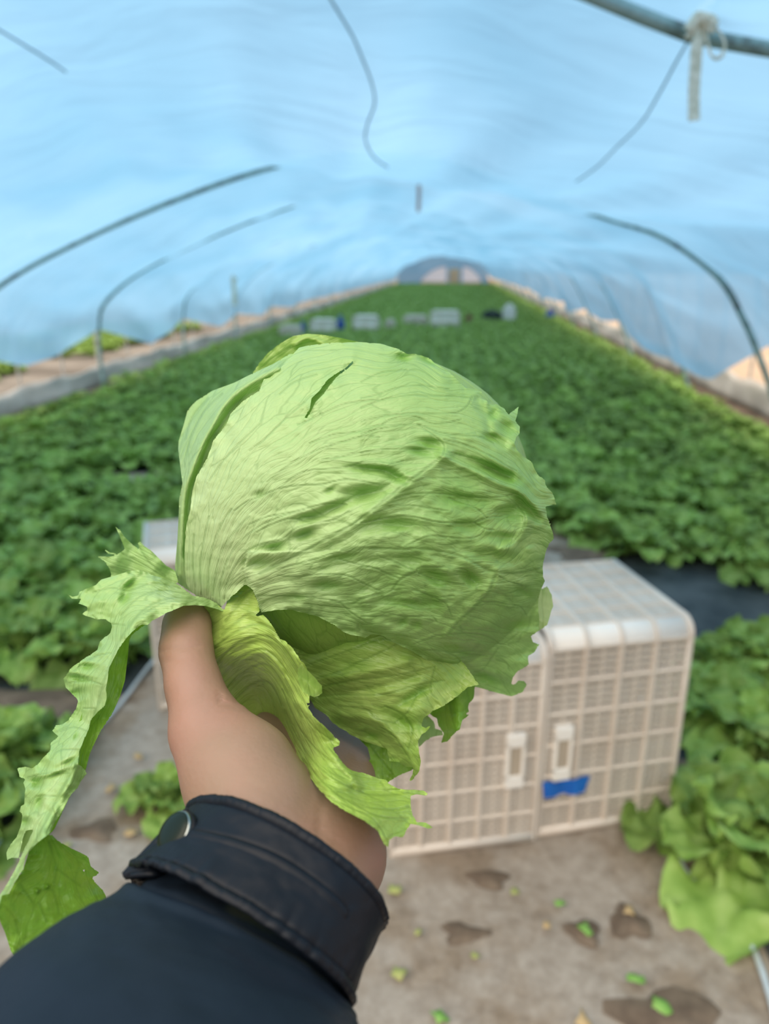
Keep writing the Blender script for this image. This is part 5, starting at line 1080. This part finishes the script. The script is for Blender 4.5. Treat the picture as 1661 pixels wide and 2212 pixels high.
CU = [((416, 1750, .283), (810, 2002, .264), (44, -72), .0295), ((372, 1800, .277), (792, 2045, .259), (42, -66), .0310), ((330, 1842, .271), (766, 2098, .252), (36, -56), .0325), ((290, 1882, .264), (734, 2166, .244), (30, -44), .0335)]
def cd1(T, K):
    pk = np.clip((K-.62)/.38, 0, 1)
    front = np.clip(np.sin(T), 0, 1)
    d = .0007*fbm(T*3, K*3, 3)+.0009*fbm(T*16, K*2.2, 2)*pk**1.5+.0004*fbm(T*30, K*3+5, 2)*np.clip(1-K/.2, 0, 1)
    d += .0011*np.exp(-((K-.03)/.03)**2)+.0010*np.exp(-((K-.97)/.03)**2)-.0008*np.exp(-((K-.10)/.02)**2)-.0007*np.exp(-((K-.89)/.02)**2)+.00025*np.sin(T*190)*(np.exp(-((K-.10)/.025)**2)+np.exp(-((K-.90)/.03)**2))
    ks = .42+.05*np.sin(T*3); seam = (T > .75) & (T < 2.2)
    d += np.where(seam, -.0010*np.exp(-((K-ks)/.022)**2)+.0006*np.exp(-((K-ks-.05)/.03)**2), 0)
    return d+.0008*pk
cuff = loft('cuff', CU, M_CUFF, person, disp=cd1, thick=.003, nth=420, nv=70)
# the strap tab with the snap button, flaring off the cuff at the left
TB = [(268, 1889, .257), (300, 1855, .258), (335, 1818, .260), (368, 1782, .263), (395, 1756, .266), (420, 1740, .269), (448, 1730, .272), (475, 1726, .274)]
TL = [(272, 1893, .256), (300, 1892, .253), (345, 1892, .249), (385, 1902, .246), (420, 1918, .244), (448, 1932, .243), (475, 1948, .242), (500, 1962, .242)]
Vt = []; q1_ = np.array(smooth_curve(TB, 8)); q2_ = np.array(smooth_curve(TL, 8)); nn_ = 20
_cv = [tuple(v.co) for v in cuff.data.vertices]; _cb = BVHTree.FromPolygons(_cv, [tuple(p.vertices) for p in cuff.data.polygons])
for a_, b_ in zip(q1_, q2_):
    for k in range(nn_):
        u = k/(nn_-1); p = a_*(1-u)+b_*u; p[2] -= .0020*math.sin(math.pi*u)**.8*min(1, (p[0]-260)/120.); p[2] += .0008*math.sin(p[0]/13.)*u*u*.6; p[2] -= .0007*math.exp(-((u-.94)/.05)**2)
        dr = FW+RT*((p[0]-IW/2)/FP)-UP*((p[1]-IH/2)/FP); h = _cb.ray_cast(Vector(CC), Vector(dr).normalized())
        if h[0] is not None:
            cdp = (np.array(h[0])-CC)@FW; w_ = min(1, max(0, (p[0]-325)/110.)); w_ = w_*w_*(3-2*w_); p[2] = min(p[2], cdp-.0015)*(1-w_)+(cdp+.0022)*w_
        Vt.append(P(np.array(p[0]), np.array(p[1]), np.array(p[2])))
Ft = [(i*nn_+k, i*nn_+k+1, (i+1)*nn_+k+1, (i+1)*nn_+k) for i in range(len(q1_)-1) for k in range(nn_-1)]
tab = mesh_np('cuff_tab', Vt, Ft, M_CUFF, person); md = tab.modifiers.new('thickness', 'SOLIDIFY'); md.thickness = .0022; md.offset = 0
# snap button
bc = P(np.array(378.), np.array(1798.), np.array(.2535)); u_ = RT*.75+UP*.65; u_ /= np.linalg.norm(u_)
nrm = (-FW*.56+(UP*.75-RT*.65)*.83); nrm /= np.linalg.norm(nrm); u_ = u_-nrm*(u_@nrm); u_ /= np.linalg.norm(u_); w_ = np.cross(nrm, u_)
mb_, tb_ = mat('gloss_black_enamel'); out(tb_, principled(tb_, (.006, .011, .005), .30, .22))
def disc(prof_, name, m, parent):
    V = []; n = 48
    for r, h in prof_:
        for k in range(n): a = 2*math.pi*k/n; V.append(bc+(u_*math.cos(a)+w_*math.sin(a))*r+nrm*h)
    F = [(j*n+k, j*n+(k+1) % n, (j+1)*n+(k+1) % n, (j+1)*n+k) for j in range(len(prof_)-1) for k in range(n)]+[tuple((len(prof_)-1)*n+k for k in range(n))]
    return mesh_np(name, V, F, m, parent)
mm_, tm_ = mat('dark_chrome'); out(tm_, principled(tm_, (.35, .38, .36), .25, .6, None, 1.0))
btn = disc([(.0069, -.002), (.0071, .0004), (.0070, .0008), (.0067, .0010)], 'snap_button', mm_, tab); btn['label'] = 'dark chrome rimmed snap button with black face'
disc([(.0068, .0008), (.0065, .0013), (.0045, .0017), (.002, .0019)], 'button_face', mb_, btn)
disc([(.0078, -.002), (.0078, -.0008), (.0070, -.0002)], 'button_base', M_PIPE, tab)
